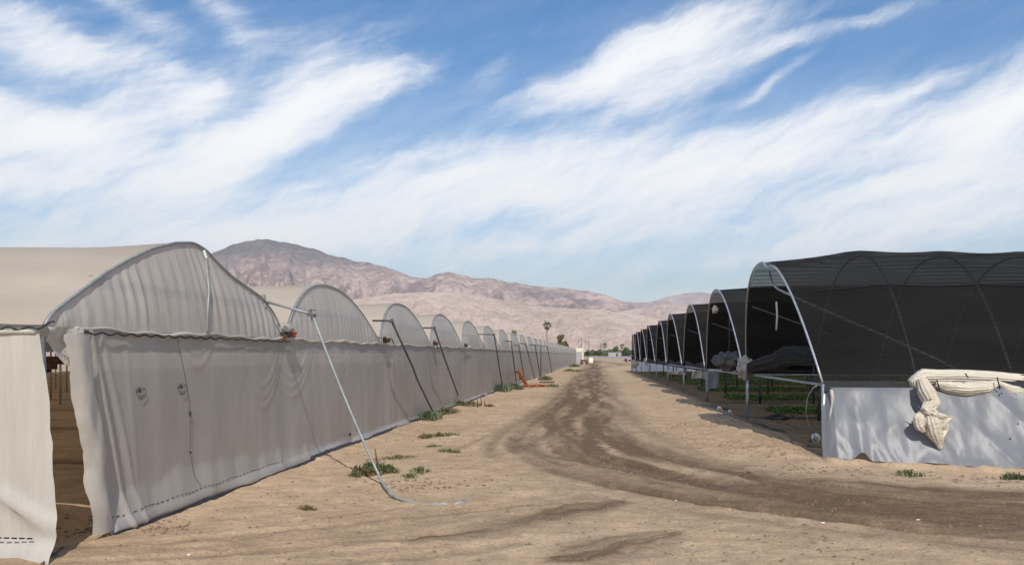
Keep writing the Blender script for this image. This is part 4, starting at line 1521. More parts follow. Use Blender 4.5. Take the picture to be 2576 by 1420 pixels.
YB = 15.93
def BP(px, py, zc=15.55):
    return Vector(W(px, py, zc))
bo = BP(2300, 960)
bundle = empty('plastic_bundle', bo, 'rolled cream plastic tied along the white wall top, knotted end hanging down', 'plastic roll')
m = MB()
m.grid(bundle_tube([BP(2312, 985) - bo, BP(2302, 962) - bo, BP(2325, 948) - bo, BP(2400, 947) - bo, BP(2480, 950) - bo, BP(2540, 955) - bo, BP(2640, 966) - bo, BP(2800, 972) - bo, BP(3000, 970) - bo],
                   [.06, .12, .135, .13, .125, .135, .15, .15, .14], 3.3, 19))
m.build('upper_roll', M['cream_film'], bundle, True)
m = MB()
m.grid(bundle_tube([BP(2352, 966, 15.42) - bo, BP(2385, 974, 15.40) - bo, BP(2430, 978, 15.38) - bo, BP(2480, 974, 15.38) - bo, BP(2512, 962, 15.42) - bo],
                   [.05, .105, .125, .11, .045], 8.1, 17))
m.build('swag', M['cream_film'], bundle, True)
m = MB()
m.grid(bundle_tube([BP(2510, 962, 15.42) - bo, BP(2545, 983, 15.36) - bo, BP(2620, 1000, 15.34) - bo, BP(2700, 990, 15.4) - bo],
                   [.04, .105, .12, .05], 5.6, 17))
m.build('swag', M['cream_film'], bundle, True)
m = MB()
m.grid(bundle_tube([BP(2318, 955, 15.30) - bo, BP(2330, 985, 15.18) - bo, BP(2345, 1012, 15.08) - bo, BP(2328, 1032, 15.0) - bo, BP(2338, 1050, 14.96) - bo],
                   [.10, .15, .14, .085, .10], 9.9, 15))
tail = m.build('tail', M['cream_film'], bundle, True)
def lump(px, py, zc, w, d, h, seed, nm='fold'):
    q = BP(px, py, zc) - bo
    crumple(nm, None, w, d, h, seed, 56, 40).build(nm, M['cream_film'], tail, True, q)
def skirt(pts, radii, seed, pl, nm):
    m = MB(); m.grid(bundle_tube([BP(*p) - bo for p in pts], radii, seed, pl, 72, .6)); m.build(nm, M['cream_film'], tail, True)
lump(2338, 1036, 14.96, .30, .22, .17, 2.2)
skirt([(2322, 1036, 14.96), (2312, 1052, 14.94), (2316, 1072, 14.93), (2326, 1084, 14.93)], [.06, .10, .095, .04], 4.4, 9, 'fold')
skirt([(2340, 1040, 14.94), (2346, 1062, 14.90), (2352, 1085, 14.90), (2362, 1108, 14.92), (2366, 1128, 14.93)], [.07, .16, .15, .09, .03], 6.1, 13, 'fold')
skirt([(2352, 1042, 14.94), (2368, 1056, 14.92), (2374, 1074, 14.92), (2372, 1092, 14.92)], [.06, .12, .10, .04], 8.8, 11, 'fold')
# stiff pointed corners of the sheet
def corner(pts, seed):
    m = MB()
    A, B, Cc = [BP(*p) - bo for p in pts]
    R_ = np.zeros((9, 9, 3))
    for a in range(9):
        for b_ in range(9):
            u = a / 8; v_ = b_ / 8
            q = A.lerp(B, u).lerp(Cc, v_)
            q = q + Vector((0, -.05 * math.sin(u * 6 + seed) * (1 - v_) - .03 * math.sin(v_ * 5), 0))
            R_[a, b_] = q
    m.grid(R_)
    m.build('corner', M['cream_film'], tail, True)
corner(((2345, 1040, 14.92), (2362, 1080, 14.90), (2402, 1046, 14.78)), 1.0)
corner(((2352, 1075, 14.90), (2362, 1108, 14.90), (2390, 1078, 14.8)), 2.0)
corner(((2352, 1085, 14.90), (2376, 1092, 14.90), (2364, 1134, 14.90)), 3.0)
corner(((2318, 1030, 14.96), (2330, 1050, 14.94), (2306, 1012, 14.90)), 4.0)
for (px, py, h_) in ((2360, 967, 24), (2512, 963, 30), (2432, 944, 10)):
    m = MB()
    m.tube([BP(px + 3 * math.sin(a), py - h_ * .5 + h_ * (a + 1.5) / 3.0, 15.26 - .03 * math.cos(a)) - bo for a in np.linspace(-1.5, 1.5, 8)], .012, 6)
    m.build('tie', M['black_cord'], bundle, True)

# things at and under the tunnels
o = bundle_tube([W(1890, 925, 23.2), W(1920, 915, 22.3), W(1960, 907, 21.0), W(1990, 893, 20.0), W(2030, 895, 19.0), W(2060, 902, 18.2)], [.16, .20, .21, .24, .22, .16], 4.4, 7)
m = MB(); m.grid(o); tag(m.build('net_roll', M['net_thick'], None, True), 'thick roll of black net lying along the gutter inside the nearest tunnel', 'net roll')
q = Vector(W(1874, 925, 23.4))
o = crumple('x', None, .42, .45, .62, 5.5, 30, 22).build('plastic_bag', M['rag_film'], None, True, q)
tag(o, 'large crumpled pale plastic wad tied to the post between the nearest two tunnels', 'plastic wad', 'plastic wads on the tunnel posts')
q = Vector(W(1835, 908, 27.5))
o = crumple('x', None, .9, 1.6, .62, 7.5, 30, 22).build('cloth_heap', M['rag_film'], None, True, q)
o.data.materials.clear(); o.data.materials.append(simple('grey_cloth', (.13, .125, .115), .9, .3, 7, bump=.3))
tag(o, 'grey crumpled cloth heap resting on the cross pipe of the second tunnel', 'cloth')
for (px, py, zc, sz, sd_, lab) in ((1598, 914, 86.0, .80, 9.5, 'round pale plastic wad on a post before the far white wall'), (1626, 908, 68.0, .50, 2.5, 'small pale plastic wad at the post of the sixth tunnel'),
                                   (1798, 778, 28.0, .25, 3.5, 'small white plastic scrap high on the hoop of the second tunnel')):
    o = crumple('x', None, sz * .8, sz * .8, sz, sd_, 24, 18).build('plastic_bag', M['cream_film'], None, True, W(px, py, zc))
    tag(o, lab, 'plastic wad', 'plastic wads on the tunnel posts')


def curtain(px0, px1, py0, py1, zc, seed, lab, mat):
    a = Vector(W(px0, py0, zc)); b_ = Vector(W(px1, py0, zc)); hgt = (py1 - py0) * zc / F
    R_ = np.zeros((14, 24, 3))
    for i_ in range(14):
        for j_ in range(24):
            u = j_ / 23; v_ = i_ / 13
            s_ = 1 + .25 * v_
            q = a.lerp(b_, .5 + (u - .5) * s_)
            q = q + Vector((.06 * math.sin(u * 9 + seed) * v_, .10 * math.sin(u * 13 + seed + v_ * 2) * (.3 + v_), -hgt * v_ * (1 + .08 * math.sin(u * 5 + seed))))
            R_[i_, j_] = q
    m = MB(); m.grid(R_)
    tag(m.build('cloth_curtain', mat, None, True), lab, 'cloth', 'white cloths hanging under the tunnels')


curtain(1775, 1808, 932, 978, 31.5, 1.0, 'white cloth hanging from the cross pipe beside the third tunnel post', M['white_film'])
curtain(1741, 1775, 934, 952, 38.0, 2.4, 'short gathered pale cloth hanging under the third tunnel', M['rag_film'])
curtain(1684, 1722, 932, 941, 44.0, 3.4, 'long low pale blind sagging under the fourth tunnel', M['rag_film'])
# thin white strip lamp hanging
p = Vector(W(1953, 795, 20.5))
m = MB(); m.tube([(0, 0, -.34), (.02, 0, 0), (0, 0, .36)], .022, 8)
tag(m.build('hanging_rod', M['white_paint'], None, True, p), 'thin white rod hanging inside the nearest tunnel', 'rod', 'rods hanging inside the tunnels')
p = Vector(W(1834, 830, 28.5))
m = MB(); m.tube([(0, 0, -1.0), (.01, 0, 0), (0, 0, 1.0)], .014, 6)
tag(m.build('hanging_rod', M['dark_pipe'], None, True, p), 'long thin grey cord hanging inside the second tunnel', 'cord', 'rods hanging inside the tunnels')
# white drain-pipe caps on the soil
for (px, py, r, lab) in ((1810, 1029, .10, 'white pipe cap on the soil beside the second tunnel post'), (1836, 1033, .07, 'smaller white pipe cap to the right of another cap'),
                         (2052, 1097, .12, 'white pipe cap nearest to the camera, at the corner of the white wall')):
    zc = F * E / (py + 8 - HZ)
    q = Vector(W(px, py, zc)); g = gz(q.x, q.y)
    o = empty('pipe_cap', (q.x, q.y, g), lab, 'pipe cap', 'white pipe caps by the tunnels')
    d = Vector((-q.x, -q.y, 0)).normalized()
    m = MB(); m.tube([-d * .5 + Vector((0, 0, r * .7)), d * .02 + Vector((0, 0, r * .8)), d * .05 + Vector((0, 0, r * .8))], [r * .8, r * .8, r * .72], 16); m.build('pipe', M['white_paint'], o, True)
    m = MB(); m.tube([d * .05 + Vector((0, 0, r * .8)), d * .07 + Vector((0, 0, r * .8))], [r * .5, r * .3], 12); m.build('plug', M['grey_pipe'], o, True)
pts = [W(2066, 962, 15.9), W(2045, 975, 16.0), W(2031, 1000, 16.2), W(2027, 1035, 16.4), W(2036, 1070, 16.6), W(2050, 1094, 16.7)]
m = MB(); m.tube(smooth_path(pts, 5) if False else [Vector(p) for p in pts], .010, 6)
tag(m.build('hose', M['grey_pipe'], None, True), 'thin pale hose looping down from the near gutter to the white pipe cap', 'hose')

# black plastic scrap on the soil
g_ = G(1955, 1048)
o = crumple('x', None, .7, .5, .14, 12.5, 20, 14).build('plastic_scrap', M['black_film'], None, True, (g_[0], g_[1], gz(*g_) + .05))
tag(o, 'black plastic scrap lying on the soil under the nearest tunnel', 'scrap')

# green crop rows under the tunnels
def leaf_strip(L_, w_, h_, n_, seed):
    r_ = random.Random(seed); m = MB()
    for k in range(n_):
        x = r_.uniform(0, L_); y = r_.gauss(0, w_ * .33); z = r_.uniform(.02, h_) * (1 - min(.8, abs(y) / w_))
        a = r_.uniform(0, 6.28); t_ = r_.uniform(-.9, .9); s_ = r_.uniform(.05, .11)
        d = Vector((math.cos(a), math.sin(a), t_)).normalized() * s_; e_ = Vector((-math.sin(a), math.cos(a), r_.uniform(-.4, .4))).normalized() * s_ * .45
        c_ = Vector((x, y, z))
        m.add([c_ - d, c_ + e_, c_ + d, c_ - e_], [(0, 1, 2, 3)])
    return m
crop_me = leaf_strip(20, 2.3, .22, 9000, 3).mesh('crop_row', M['crop'])
crop_far = leaf_strip(20, 2.3, .22, 4500, 4).mesh('crop_row', M['crop'])
CR = ['nearest', 'second', 'third', 'fourth', 'fifth', 'sixth', 'farthest']
for k, (y_, xo) in enumerate(((28.4, 1.5), (36.8, 1.4), (45.3, 1.3), (54.0, 1.2), (62.8, 1.2), (71.8, 1.2), (80.8, 1.2))):
    o = link('crop_row', crop_me if k < 3 else crop_far, None, (XR(y_) + xo, y_, gz(XR(y_) + xo + 1, y_)))
    tag(o, CR[k] + ' strip of low green plants growing under the black tunnels', 'crop row', 'rows of green plants under the tunnels')

# ------------------------------------------------------------------ weeds, stakes, clods, pallets on the road side
def weed_mesh(seed, n_, rad, h_, mat, flat=.6):
    r_ = random.Random(seed); m = MB()
    for k in range(n_):
        a = r_.uniform(0, 6.28); d0 = rad * r_.random() ** .8
        bx_, by_ = d0 * math.cos(a), d0 * math.sin(a) * flat
        L_ = h_ * r_.uniform(.4, 1.1) * (1 - .5 * d0 / rad); a2 = r_.uniform(0, 6.28); ln = r_.uniform(.2, .9)
        dx, dy = math.cos(a2) * L_ * ln, math.sin(a2) * L_ * ln
        w_ = r_.uniform(.006, .014) + h_ * .012
        px_, py_ = -math.sin(a2) * w_, math.cos(a2) * w_
        m.add([(bx_ - px_, by_ - py_, 0), (bx_ + px_, by_ + py_, 0), (bx_ + dx * .5 + px_ * .8, by_ + dy * .5 + py_ * .8, L_ * .65), (bx_ + dx * .5 - px_ * .8, by_ + dy * .5 - py_ * .8, L_ * .65),
               (bx_ + dx, by_ + dy, L_ * (.95 - .3 * ln))], [(0, 1, 2, 3), (3, 2, 4)])
        for q in range(2):
            la = a2 + r_.uniform(-1.4, 1.4); f_ = r_.uniform(.3, .9); s_ = h_ * r_.uniform(.10, .22)
            c_ = Vector((bx_ + dx * f_, by_ + dy * f_, L_ * f_ * .9)); d = Vector((math.cos(la), math.sin(la), r_.uniform(-.1, .6))) * s_; e_ = Vector((-math.sin(la), math.cos(la), 0)) * s_ * .3
            m.add([c_, c_ + d * .5 + e_, c_ + d, c_ + d * .5 - e_], [(0, 1, 2, 3)])
    return m.mesh('weed', mat)


M['weed_olive'] = leaf_mat('weed_leaf_olive', (.20, .185, .085))
WM = [weed_mesh(1, 170, .34, .22, M['weed']), weed_mesh(2, 120, .38, .16, M['weed']), weed_mesh(3, 460, .95, .42, M['weed_blue'], .45), weed_mesh(4, 130, .30, .22, M['dry']), weed_mesh(5, 200, .5, .14, M['weed_olive']), weed_mesh(6, 380, .9, .30, M['weed_olive'], .4)]
weeds = [
    (1105, 1096, 4, 1.0, 'low green weed patch in the sand below the second black pole'), (1070, 1100, 3, .8, 'small dry tuft left of the low green weed patch'),
    (1090, 1122, 1, .55, 'tiny green tuft alone in the pale sand, level with the wall foot'), (1128, 1137, 1, .75, 'small green weed right of the tiny tuft in the sand'),
    (1000, 1155, 4, .8, 'spreading green weed to the right of the bent pale pipe'), (1058, 1185, 1, .75, 'green weed at the edge of the broken soil clods'),
    (1030, 1196, 1, .6, 'small bright weed left of the broken soil clods'), (945, 1186, 0, 1.2, 'weed clump growing round the bent pale pipe and the stake'),
    (922, 1192, 3, .9, 'dry brown tuft just left of the bent pale pipe'), (893, 1196, 0, .5, 'tiny tuft left of the bent pale pipe'),
    (772, 1276, 3, .45, 'tiny tuft in the open sand before the grey wall'),
    (1078, 1055, 2, .85, 'green weeds at the wall foot, left of the second black pole foot'), (1118, 1042, 5, .9, 'green weeds right of the second black pole foot'),
    (1160, 1022, 5, .9, 'low weeds under the hanging end of the third black pole'), (1185, 1018, 3, 1.0, 'dry tuft beside the three short stakes'),
    (1232, 1022, 3, .8, 'sparse dry weeds in the sand right of the short stakes'),
    (1258, 985, 2, 1.3, 'thick bluish green weeds round the fourth black pole foot'), (1290, 977, 2, 1.3, 'thick bluish green weeds left of the flat orange pallet'),
    (1372, 955, 2, 1.2, 'upright green weed behind the flat orange pallet'), (1388, 972, 1, 1.6, 'small weed at the right end of the flat orange pallet'),
    (1445, 922, 2, 1.9, 'bushy green weed at the far end of the grey wall'), (1432, 932, 4, 2.4, 'low weeds on the sand near the far end of the grey wall'),
    (1452, 934, 1, 2.2, 'scattered low weeds beside the track near the brown wagon'),
    (30, 1352, 3, 1.6, 'dry grass at the foot of the cream front wall, left edge of the photo'), (2290, 1178, 1, .9, 'thin green weed at the foot of the white wall below the hanging bundle'),
    (2555, 1186, 0, .9, 'green weed at the foot of the white wall, right edge of the photo'),
]
wmap = {}
for k, (px, py, kind, sc_, lab) in enumerate(weeds):
    x_, y_ = G(px, py)
    o = link('weed', WM[kind], None, (x_, y_, gz(x_, y_) - .01))
    o.scale = (sc_, sc_, sc_ * (1 if kind != 2 else .9)); o.rotation_euler.z = rnd.uniform(0, 6)
    if kind == 2:
        o.rotation_euler.z = math.pi / 2 + rnd.uniform(-.3, .3)
    tag(o, lab, 'weed', 'weeds growing on the sandy ground')

# stakes
x_, y_ = G(950, 1186)
o = empty('stake', (x_, y_, gz(x_, y_)), 'thin dark wooden stake with a red rag beside the bent pale pipe', 'stake')
m = MB(); m.tube([(.01, .02, -.05), (-.02, .02, .16), (-.05, .03, .36)], [.014, .013, .010], 7); m.build('stick', M['wood'], o, True)
m = MB(); m.tube([(-.03, .02, .20), (-.02, .01, .235)], [.02, .012], 7); m.build('rag', M['red'], o, True)
for (px, py, h_, lab) in ((1202, 1024, .36, 'tallest of three short grey stakes standing in the sand'), (1211, 1020, .32, 'middle one of three short grey stakes in the sand'), (1220, 1018, .20, 'shortest of three short grey stakes in the sand')):
    x_, y_ = G(px, py)
    m = MB(); m.tube([(0, 0, -.05), (-.01, 0, h_ * .5), (-.03, 0, h_)], [.022, .02, .012], 7)
    tag(m.build('stake', M['wood'], None, True, (x_, y_, gz(x_, y_))), lab, 'stake', 'short grey stakes in the sand')
# sticks on the ground bottom left
for (pa, pb, lab) in (((105, 1415), (158, 1378), 'longer dark stick lying on the sand by the greenhouse corner'), ((92, 1400), (112, 1380), 'shorter dark stick lying on the sand by the greenhouse corner')):
    a = gp(*pa, .012); b_ = gp(*pb, .016)
    m = MB(); m.tube([Vector((0, 0, 0)), (b_ - a) * .5 + Vector((.01, 0, .008)), b_ - a], [.014, .013, .008], 7)
    tag(m.build('stick', M['wood'], None, True, a), lab, 'stick', 'dark sticks on the sand')

# pallets
def pallet(o):
    """1.2 x 1.0 m slatted pallet in its own plane (x along slats, y across)"""
    for k in range(7):
        m = MB(); m.box(-.6, .6, -.5 + k * .15, -.5 + k * .15 + .09, .10, .122); m.build('slat', M['rust'], o)
    for k in (-.57, -.04, .50):
        m = MB(); m.box(k, k + .07, -.5, .5, .012, .098); m.build('bearer', M['rust'], o)
x_, y_ = G(1339, 972)
o = empty('pallet', (x_ - .75, y_ + .9, gz(x_, y_) + .42), 'orange slatted pallet leaning against a black pole at the grey wall', 'pallet', 'orange pallets by the grey wall')
pallet(o); o.rotation_euler = (math.radians(-8), math.radians(58), math.radians(12)); o.scale = (.9, .9, .9)
o = empty('pallet', (x_ + .05, y_ + .1, gz(x_, y_) - .01), 'broken orange pallet lying flat on the sand', 'pallet', 'orange pallets by the grey wall')
pallet(o); o.rotation_euler = (0.02, -.03, .5)
x2, y2 = G(1368, 962)
m = MB(); m.box(-.5, .5, -.05, .05, 0, .12)
tag(m.build('plank', M['wood'], None, False, (x2 + .2, y2, gz(x2, y2))), 'short dark plank lying right of the orange pallets', 'plank')

for k, (px, py, w_, lab) in enumerate(((2070, 1318, .022, 'small white scrap lying in the dark tracks before the white wall'), (1700, 1250, .02, 'tiny pale scrap in the middle of the dirt track'), (2310, 1313, .026, 'white scrap near the right edge of the dark tracks'),
                                  (475, 1392, .018, 'tiny white scrap in the sand at the lower left'), (1885, 1182, .04, 'brown dry leaf scrap on the sand bank'))):
    x_, y_ = G(px, py)
    o = crumple('x', None, w_ * 2, w_ * 1.4, w_ * .8, k + 20.5, 14, 10).build('litter_scrap', M['white_paint'] if k < 4 else M['brown'], None, True, (x_, y_, gz(x_, y_) + w_ * .2))
    tag(o, lab, 'litter', 'scraps of litter on the ground')
# clods and pebbles : too many to count
r_ = random.Random(11)
m = MB()
def clod(x, y, s):
    z = gz(x, y)
    n_ = 6
    vs = [(x, y, z + s * .8)]
    for ring, (rr, zz) in enumerate(((.75, .45), (1.0, -.1))):
        for k in range(n_):
            a = 2 * math.pi * k / n_ + ring * .5
            q = s * rr * r_.uniform(.7, 1.25)
            vs.append((x + q * math.cos(a), y + q * math.sin(a) * .9, z + s * zz))
    fs = [(0, 1 + k, 1 + (k + 1) % n_) for k in range(n_)]
    fs += [(1 + k, 1 + n_ + k, 1 + n_ + (k + 1) % n_, 1 + (k + 1) % n_) for k in range(n_)]
    m.add(vs, fs)
for k in range(5200):
    y = 6.8 * math.exp(r_.random() * 1.7); x = r_.uniform(-5.0, 9.0)
    if x < XW + .3 or (x > 4.0 and y > 15): continue
    clod(x, y, .005 + .022 * r_.random() ** 3.5)
for (px, py, nn, sp) in ((1060, 1215, 160, .45), (1600, 1090, 90, .8), (1900, 1125, 200, .9), (2050, 1165, 120, .5), (250, 1325, 120, .4), (1500, 1180, 90, .6), (2000, 1340, 60, .6), (2350, 1185, 120, .9), (1750, 1070, 160, .8), (420, 1330, 60, .3)):
    cx, cy = G(px, py)
    for k in range(nn):
        x = cx + r_.gauss(0, sp); y = cy + r_.gauss(0, sp * .8)
        if x > 4.0 and y > 15.3: continue
        clod(x, y, .008 + .028 * r_.random() ** 2.5)
tag(m.build('soil_clods', M['stone'], None, False), 'loose soil clods and pebbles scattered over the dirt road', 'clods', kind='stuff')

# ------------------------------------------------------------------ the far end
def at_base(px, zc):
    x_, y_, _ = W(px, HZ, zc)
    return x_, y_


# cream frame building at the end of the greenhouse
x_, y_ = at_base(1459, 186)
o = empty('doorway_shed', (x_, y_, 0), 'cream painted shed frame with a tall post at the far end of the grey greenhouse', 'shed')
m = MB(); m.box(-.85, .75, -.02, .10, 2.45, 3.35); m.build('top_beam', M['cream_paint'], o)
m = MB(); m.box(.42, .80, -.06, .16, 0, 2.45); m.build('door_jamb', M['cream_paint'], o)
m = MB(); m.box(-.85, .36, .02, .14, 0, 2.44); m.build('door', M['grey_panel'], o)
m = MB(); m.box(.62, .76, .0, .10, 3.351, 4.1); m.build('roof_post', M['cream_paint'], o)
m = MB(); m.box(-.85, .80, .18, 2.4, 0, 2.9); m.build('rear_wall', M['grey_panel'], o)
# wagon
x_, y_ = at_base(1471, 150)
o = empty('farm_wagon', (x_, y_, 0), 'small dark brown farm wagon parked before the cream shed frame', 'wagon')
m = MB(); m.box(-.75, .55, -.9, .9, .55, .63); m.box(-.75, .55, -.9, -.86, .63, .95); m.box(-.75, -.71, -.86, .9, .63, .95); m.build('bed', M['wagon_brown'], o)
for (wx, wy) in ((-.55, -.72), (.35, -.72), (-.55, .72), (.35, .72)):
    m = MB(); m.tube([(wx, wy - .06, .3), (wx, wy + .06, .3)], .3, 16); wl = m.build('wheel', M['wagon_brown'], o, False)
    m = MB(); m.tube([(wx, wy - .08, .3), (wx, wy + .08, .3)], .1, 10); m.build('hub', M['dark_pipe'], wl)
m = MB(); m.bar((.56, 0, .55), (1.0, -.1, .1), .06); m.build('drawbar', M['wagon_brown'], o)
m = MB(); m.box(.48, .55, -.86, .9, .63, 1.5); m.build('headboard', M['wagon_brown'], o)
# white chair
x_, y_ = at_base(1487, 163)
o = empty('white_chair', (x_, y_, 0), 'boxy white armchair standing in the open beside the brown wagon', 'chair')
m = MB(); m.box(-.38, .38, -.36, .36, .18, .48); m.build('seat', M['cream_paint'], o)
m = MB()
m.add([(-.38, .20, .5), (.38, .20, .5), (.38, .34, .5), (-.38, .34, .5), (-.36, .42, 1.25), (.36, .42, 1.2), (.36, .54, 1.2), (-.36, .54, 1.25)], [(0, 3, 2, 1), (4, 5, 6, 7), (0, 1, 5, 4), (1, 2, 6, 5), (2, 3, 7, 6), (3, 0, 4, 7)])
m.build('backrest', M['cream_paint'], o)
for sx_ in (-.34, .34):
    for sy_ in (-.3, .3):
        m = MB(); m.tube([(sx_, sy_, 0), (sx_, sy_, .178)], .03, 6); m.build('leg', M['dark_pipe'], o)

# red car
zc = 205
x_, y_ = at_base(1590, zc)
o = empty('parked_car', (x_, y_, 0), 'small dark red car parked past the farthest black tunnel', 'car')
sec = [(-2.0, .35, .62), (-1.9, .28, .80), (-1.2, .25, .92), (-.75, .25, 1.0), (-.2, .25, 1.38), (.7, .25, 1.42), (1.3, .25, 1.30), (1.75, .25, .98), (2.0, .32, .9), (2.06, .4, .7)]
R_ = np.zeros((len(sec), 12, 3))
for a, (xx, zb, zt) in enumerate(sec):
    for k in range(12):
        ang = 2 * math.pi * k / 12 - math.pi / 2
        cs, sn = math.cos(ang), math.sin(ang)
        yy2 = .82 * math.copysign(abs(cs) ** .35, cs) if abs(cs) > 1e-6 else 0
        zz = (zb + zt) / 2 + (zt - zb) / 2 * math.copysign(abs(sn) ** .6, sn)
        tap = 1 - .22 * max(0, (zz - .9) / .5)
        R_[a, k] = (xx, yy2 * tap, zz)
R2 = np.concatenate([R_, R_[:, :1]], 1)
m = MB(); m.grid(R2); m.f.append(tuple(range(12))); m.f.append(tuple((len(sec) - 1) * 13 + k for k in range(12))); m.build('body', M['car_red'], o, True)
m = MB(); m.add([(-.68, -.80, .98), (-.18, -.78, 1.30), (1.15, -.78, 1.26), (1.5, -.80, .98), (-.68, -.815, .98), (-.18, -.80, 1.30), (1.15, -.80, 1.26), (1.5, -.815, .98)], [(4, 5, 6, 7), (0, 3, 2, 1), (0, 1, 5, 4), (1, 2, 6, 5), (2, 3, 7, 6), (3, 0, 4, 7)]); m.build('side_window', M['glass_dark'], o)
m = MB(); m.add([(-.80, -.6, 1.01), (-.80, .6, 1.01), (-.26, .52, 1.37), (-.26, -.52, 1.37), (-.76, -.6, .97), (-.76, .6, .97), (-.2, .52, 1.33), (-.2, -.52, 1.33)], [(0, 1, 2, 3), (7, 6, 5, 4), (0, 4, 5, 1), (2, 6, 7, 3), (1, 5, 6, 2), (0, 3, 7, 4)]); m.build('windscreen', M['glass_dark'], o)
for wx in (-1.25, 1.3):
    for wy in (-.78, .78):
        m = MB(); m.tube([(wx, wy - .1, .31), (wx, wy + .1, .31)], .31, 18); wl = m.build('wheel', M['tyre'], o)
        m = MB(); m.tube([(wx, wy - .115, .31), (wx, wy + .115, .31)], .19, 14); m.build('rim', M['chrome'], wl)
for wy in (-.55, .55):
    m = MB(); m.box(-2.03, -1.97, wy - .12, wy + .12, .58, .70); m.build('headlight', M['white_paint'], o)
o.rotation_euler.z = .15


# ------------------------------------------------------------------ far trees, bushes, palms, poles
def crown_mesh(seed, lobes, n_, size, mat, name='crown'):
    """leaf clumps spread through several lobes; gaps stay open between them"""
    r_ = random.Random(seed); m = MB()
    for k in range(n_):
        lx, ly, lz, rx, rz = lobes[r_.randrange(len(lobes))]
        d = Vector((r_.gauss(0, 1), r_.gauss(0, 1), r_.gauss(0, 1))).normalized() * (r_.random() ** .45)
        c_ = Vector((lx + d.x * rx, ly + d.y * rx, lz + d.z * rz))
        if mnoise.noise(c_ * (1.3 / size * .12) + Vector((seed, 0, 0))) < -.18:
            continue
        nrm = Vector((r_.gauss(0, 1), r_.gauss(0, 1), r_.gauss(.5, 1))).normalized()
        t_ = nrm.orthogonal().normalized(); b_ = nrm.cross(t_)
        s_ = size * r_.uniform(.5, 1.2)
        m.add([c_ - t_ * s_, c_ - b_ * s_ * .5, c_ + t_ * s_, c_ + b_ * s_ * .5], [(0, 1, 2, 3)])
    return m.mesh(name, mat)


def trunk_mesh(h_, r0, r1, limbs, seed, mat, name='trunk'):
    r_ = random.Random(seed); m = MB()
    pts = [(r_.uniform(-.05, .05) * h_ * k / 5, r_.uniform(-.05, .05) * h_ * k / 5, h_ * k / 5) for k in range(6)]
    m.tube(pts, [r0 + (r1 - r0) * k / 5 for k in range(6)], 8)
    for k in range(limbs):
        a = r_.uniform(0, 6.28); z = h_ * r_.uniform(.5, .95); L_ = h_ * r_.uniform(.25, .5)
        m.tube([(0, 0, z), (math.cos(a) * L_ * .5, math.sin(a) * L_ * .5, z + L_ * .4), (math.cos(a) * L_, math.sin(a) * L_, z + L_ * .6)], [r1 * .9, r1 * .6, r1 * .25], 6)
    return m.mesh(name, mat)


# tall tree behind the greenhouse
x_, y_ = at_base(1415, 300)
o = empty('tree', (x_, y_, 0), 'tall narrow olive green tree behind the far greenhouse arches', 'tree')
link('crown', crown_mesh(5, [(-1.0, 0, 7.9, 1.1, 1.1), (.3, 0, 8.2, .9, .9), (-.6, 0, 6.6, 1.4, 1.3), (.4, 0, 5.8, 1.5, 1.2), (-.9, 0, 5.0, 1.1, 1.0), (1.4, 0, 5.0, 1.2, .9), (.2, 0, 4.2, 1.7, 1.0), (-.3, 0, 7.3, 1.5, 1.2), (-.2, 0, 5.6, 1.8, 1.4)], 5200, .30, M['tree_leaf']), o)
link('trunk', trunk_mesh(5, .28, .14, 6, 3, M['bark']), o)
x_, y_ = at_base(1428, 285)
o = empty('bush', (x_, y_, 0), 'dark green bush just right of the tall olive tree, behind the greenhouse', 'bush', 'bushes beyond the road')
link('crown', crown_mesh(9, [(-.6, 0, 3.6, 1.4, .9), (.8, 0, 3.0, 1.5, .9), (2.0, 0, 2.4, 1.2, .8), (.5, 0, 1.6, 2.2, 1.4)], 2400, .22, M['bush']), o)
link('trunk', trunk_mesh(2, .12, .06, 4, 3, M['bark']), o)


def palm(px, zc, h_top, r, lab, trunk_r=.22, nfr=34, dead=26, seed=1):
    x_, y_ = at_base(px, zc)
    o = empty('palm_tree', (x_, y_, 0), lab, 'palm tree', 'palm trees in the distance')
    hh = h_top - r * .7
    m = MB(); m.tube([(0, 0, -.2), (.05, 0, hh * .35), (-.05, 0, hh * .7), (0, 0, hh)], [trunk_r * 1.5, trunk_r, trunk_r * .85, trunk_r * .9], 9); m.build('trunk', M['palm_bark'], o, True)
    for (nm, n_, mat, up0, up1, len_) in (('fronds', nfr, M['palm_leaf'], -.1, 1.25, 1.0), ('dry_fronds', dead, M['palm_dry'], -1.3, -.3, .75)):
        r_ = random.Random(seed + n_); m = MB()
        for k in range(n_):
            a = 6.283 * k / n_ * 2.618 + r_.uniform(-.2, .2); el = r_.uniform(up0, up1); L_ = r * len_ * r_.uniform(.75, 1.1)
            d = Vector((math.cos(a) * math.cos(el), math.sin(a) * math.cos(el), math.sin(el)))
            side = Vector((-math.sin(a), math.cos(a), 0))
            base = Vector((0, 0, hh))
            pts = []
            for q in range(5):
                t = q / 4
                pts.append(base + d * L_ * t + Vector((0, 0, -L_ * .35 * t * t)))
            # petiole then a fan of leaflets
            m.add([pts[0] - side * .03, pts[0] + side * .03, pts[2] + side * .03, pts[2] - side * .03], [(0, 1, 2, 3)])
            hub_ = pts[2]
            for q in range(9):
                fa = (q / 8 - .5) * 2.2
                dd = (d * math.cos(fa) + side * math.sin(fa) + Vector((0, 0, -.25 - .2 * abs(fa)))).normalized()
                w_ = side * math.cos(fa) - d * math.sin(fa)
                e_ = hub_ + dd * L_ * .5 * (1 - .25 * abs(fa))
                m.add([hub_ - w_ * .02, hub_ + dd * L_ * .25 + w_ * L_ * .045, e_, hub_ + dd * L_ * .25 - w_ * L_ * .045], [(0, 1, 2, 3)])
        m.build(nm, mat, o)
    return o


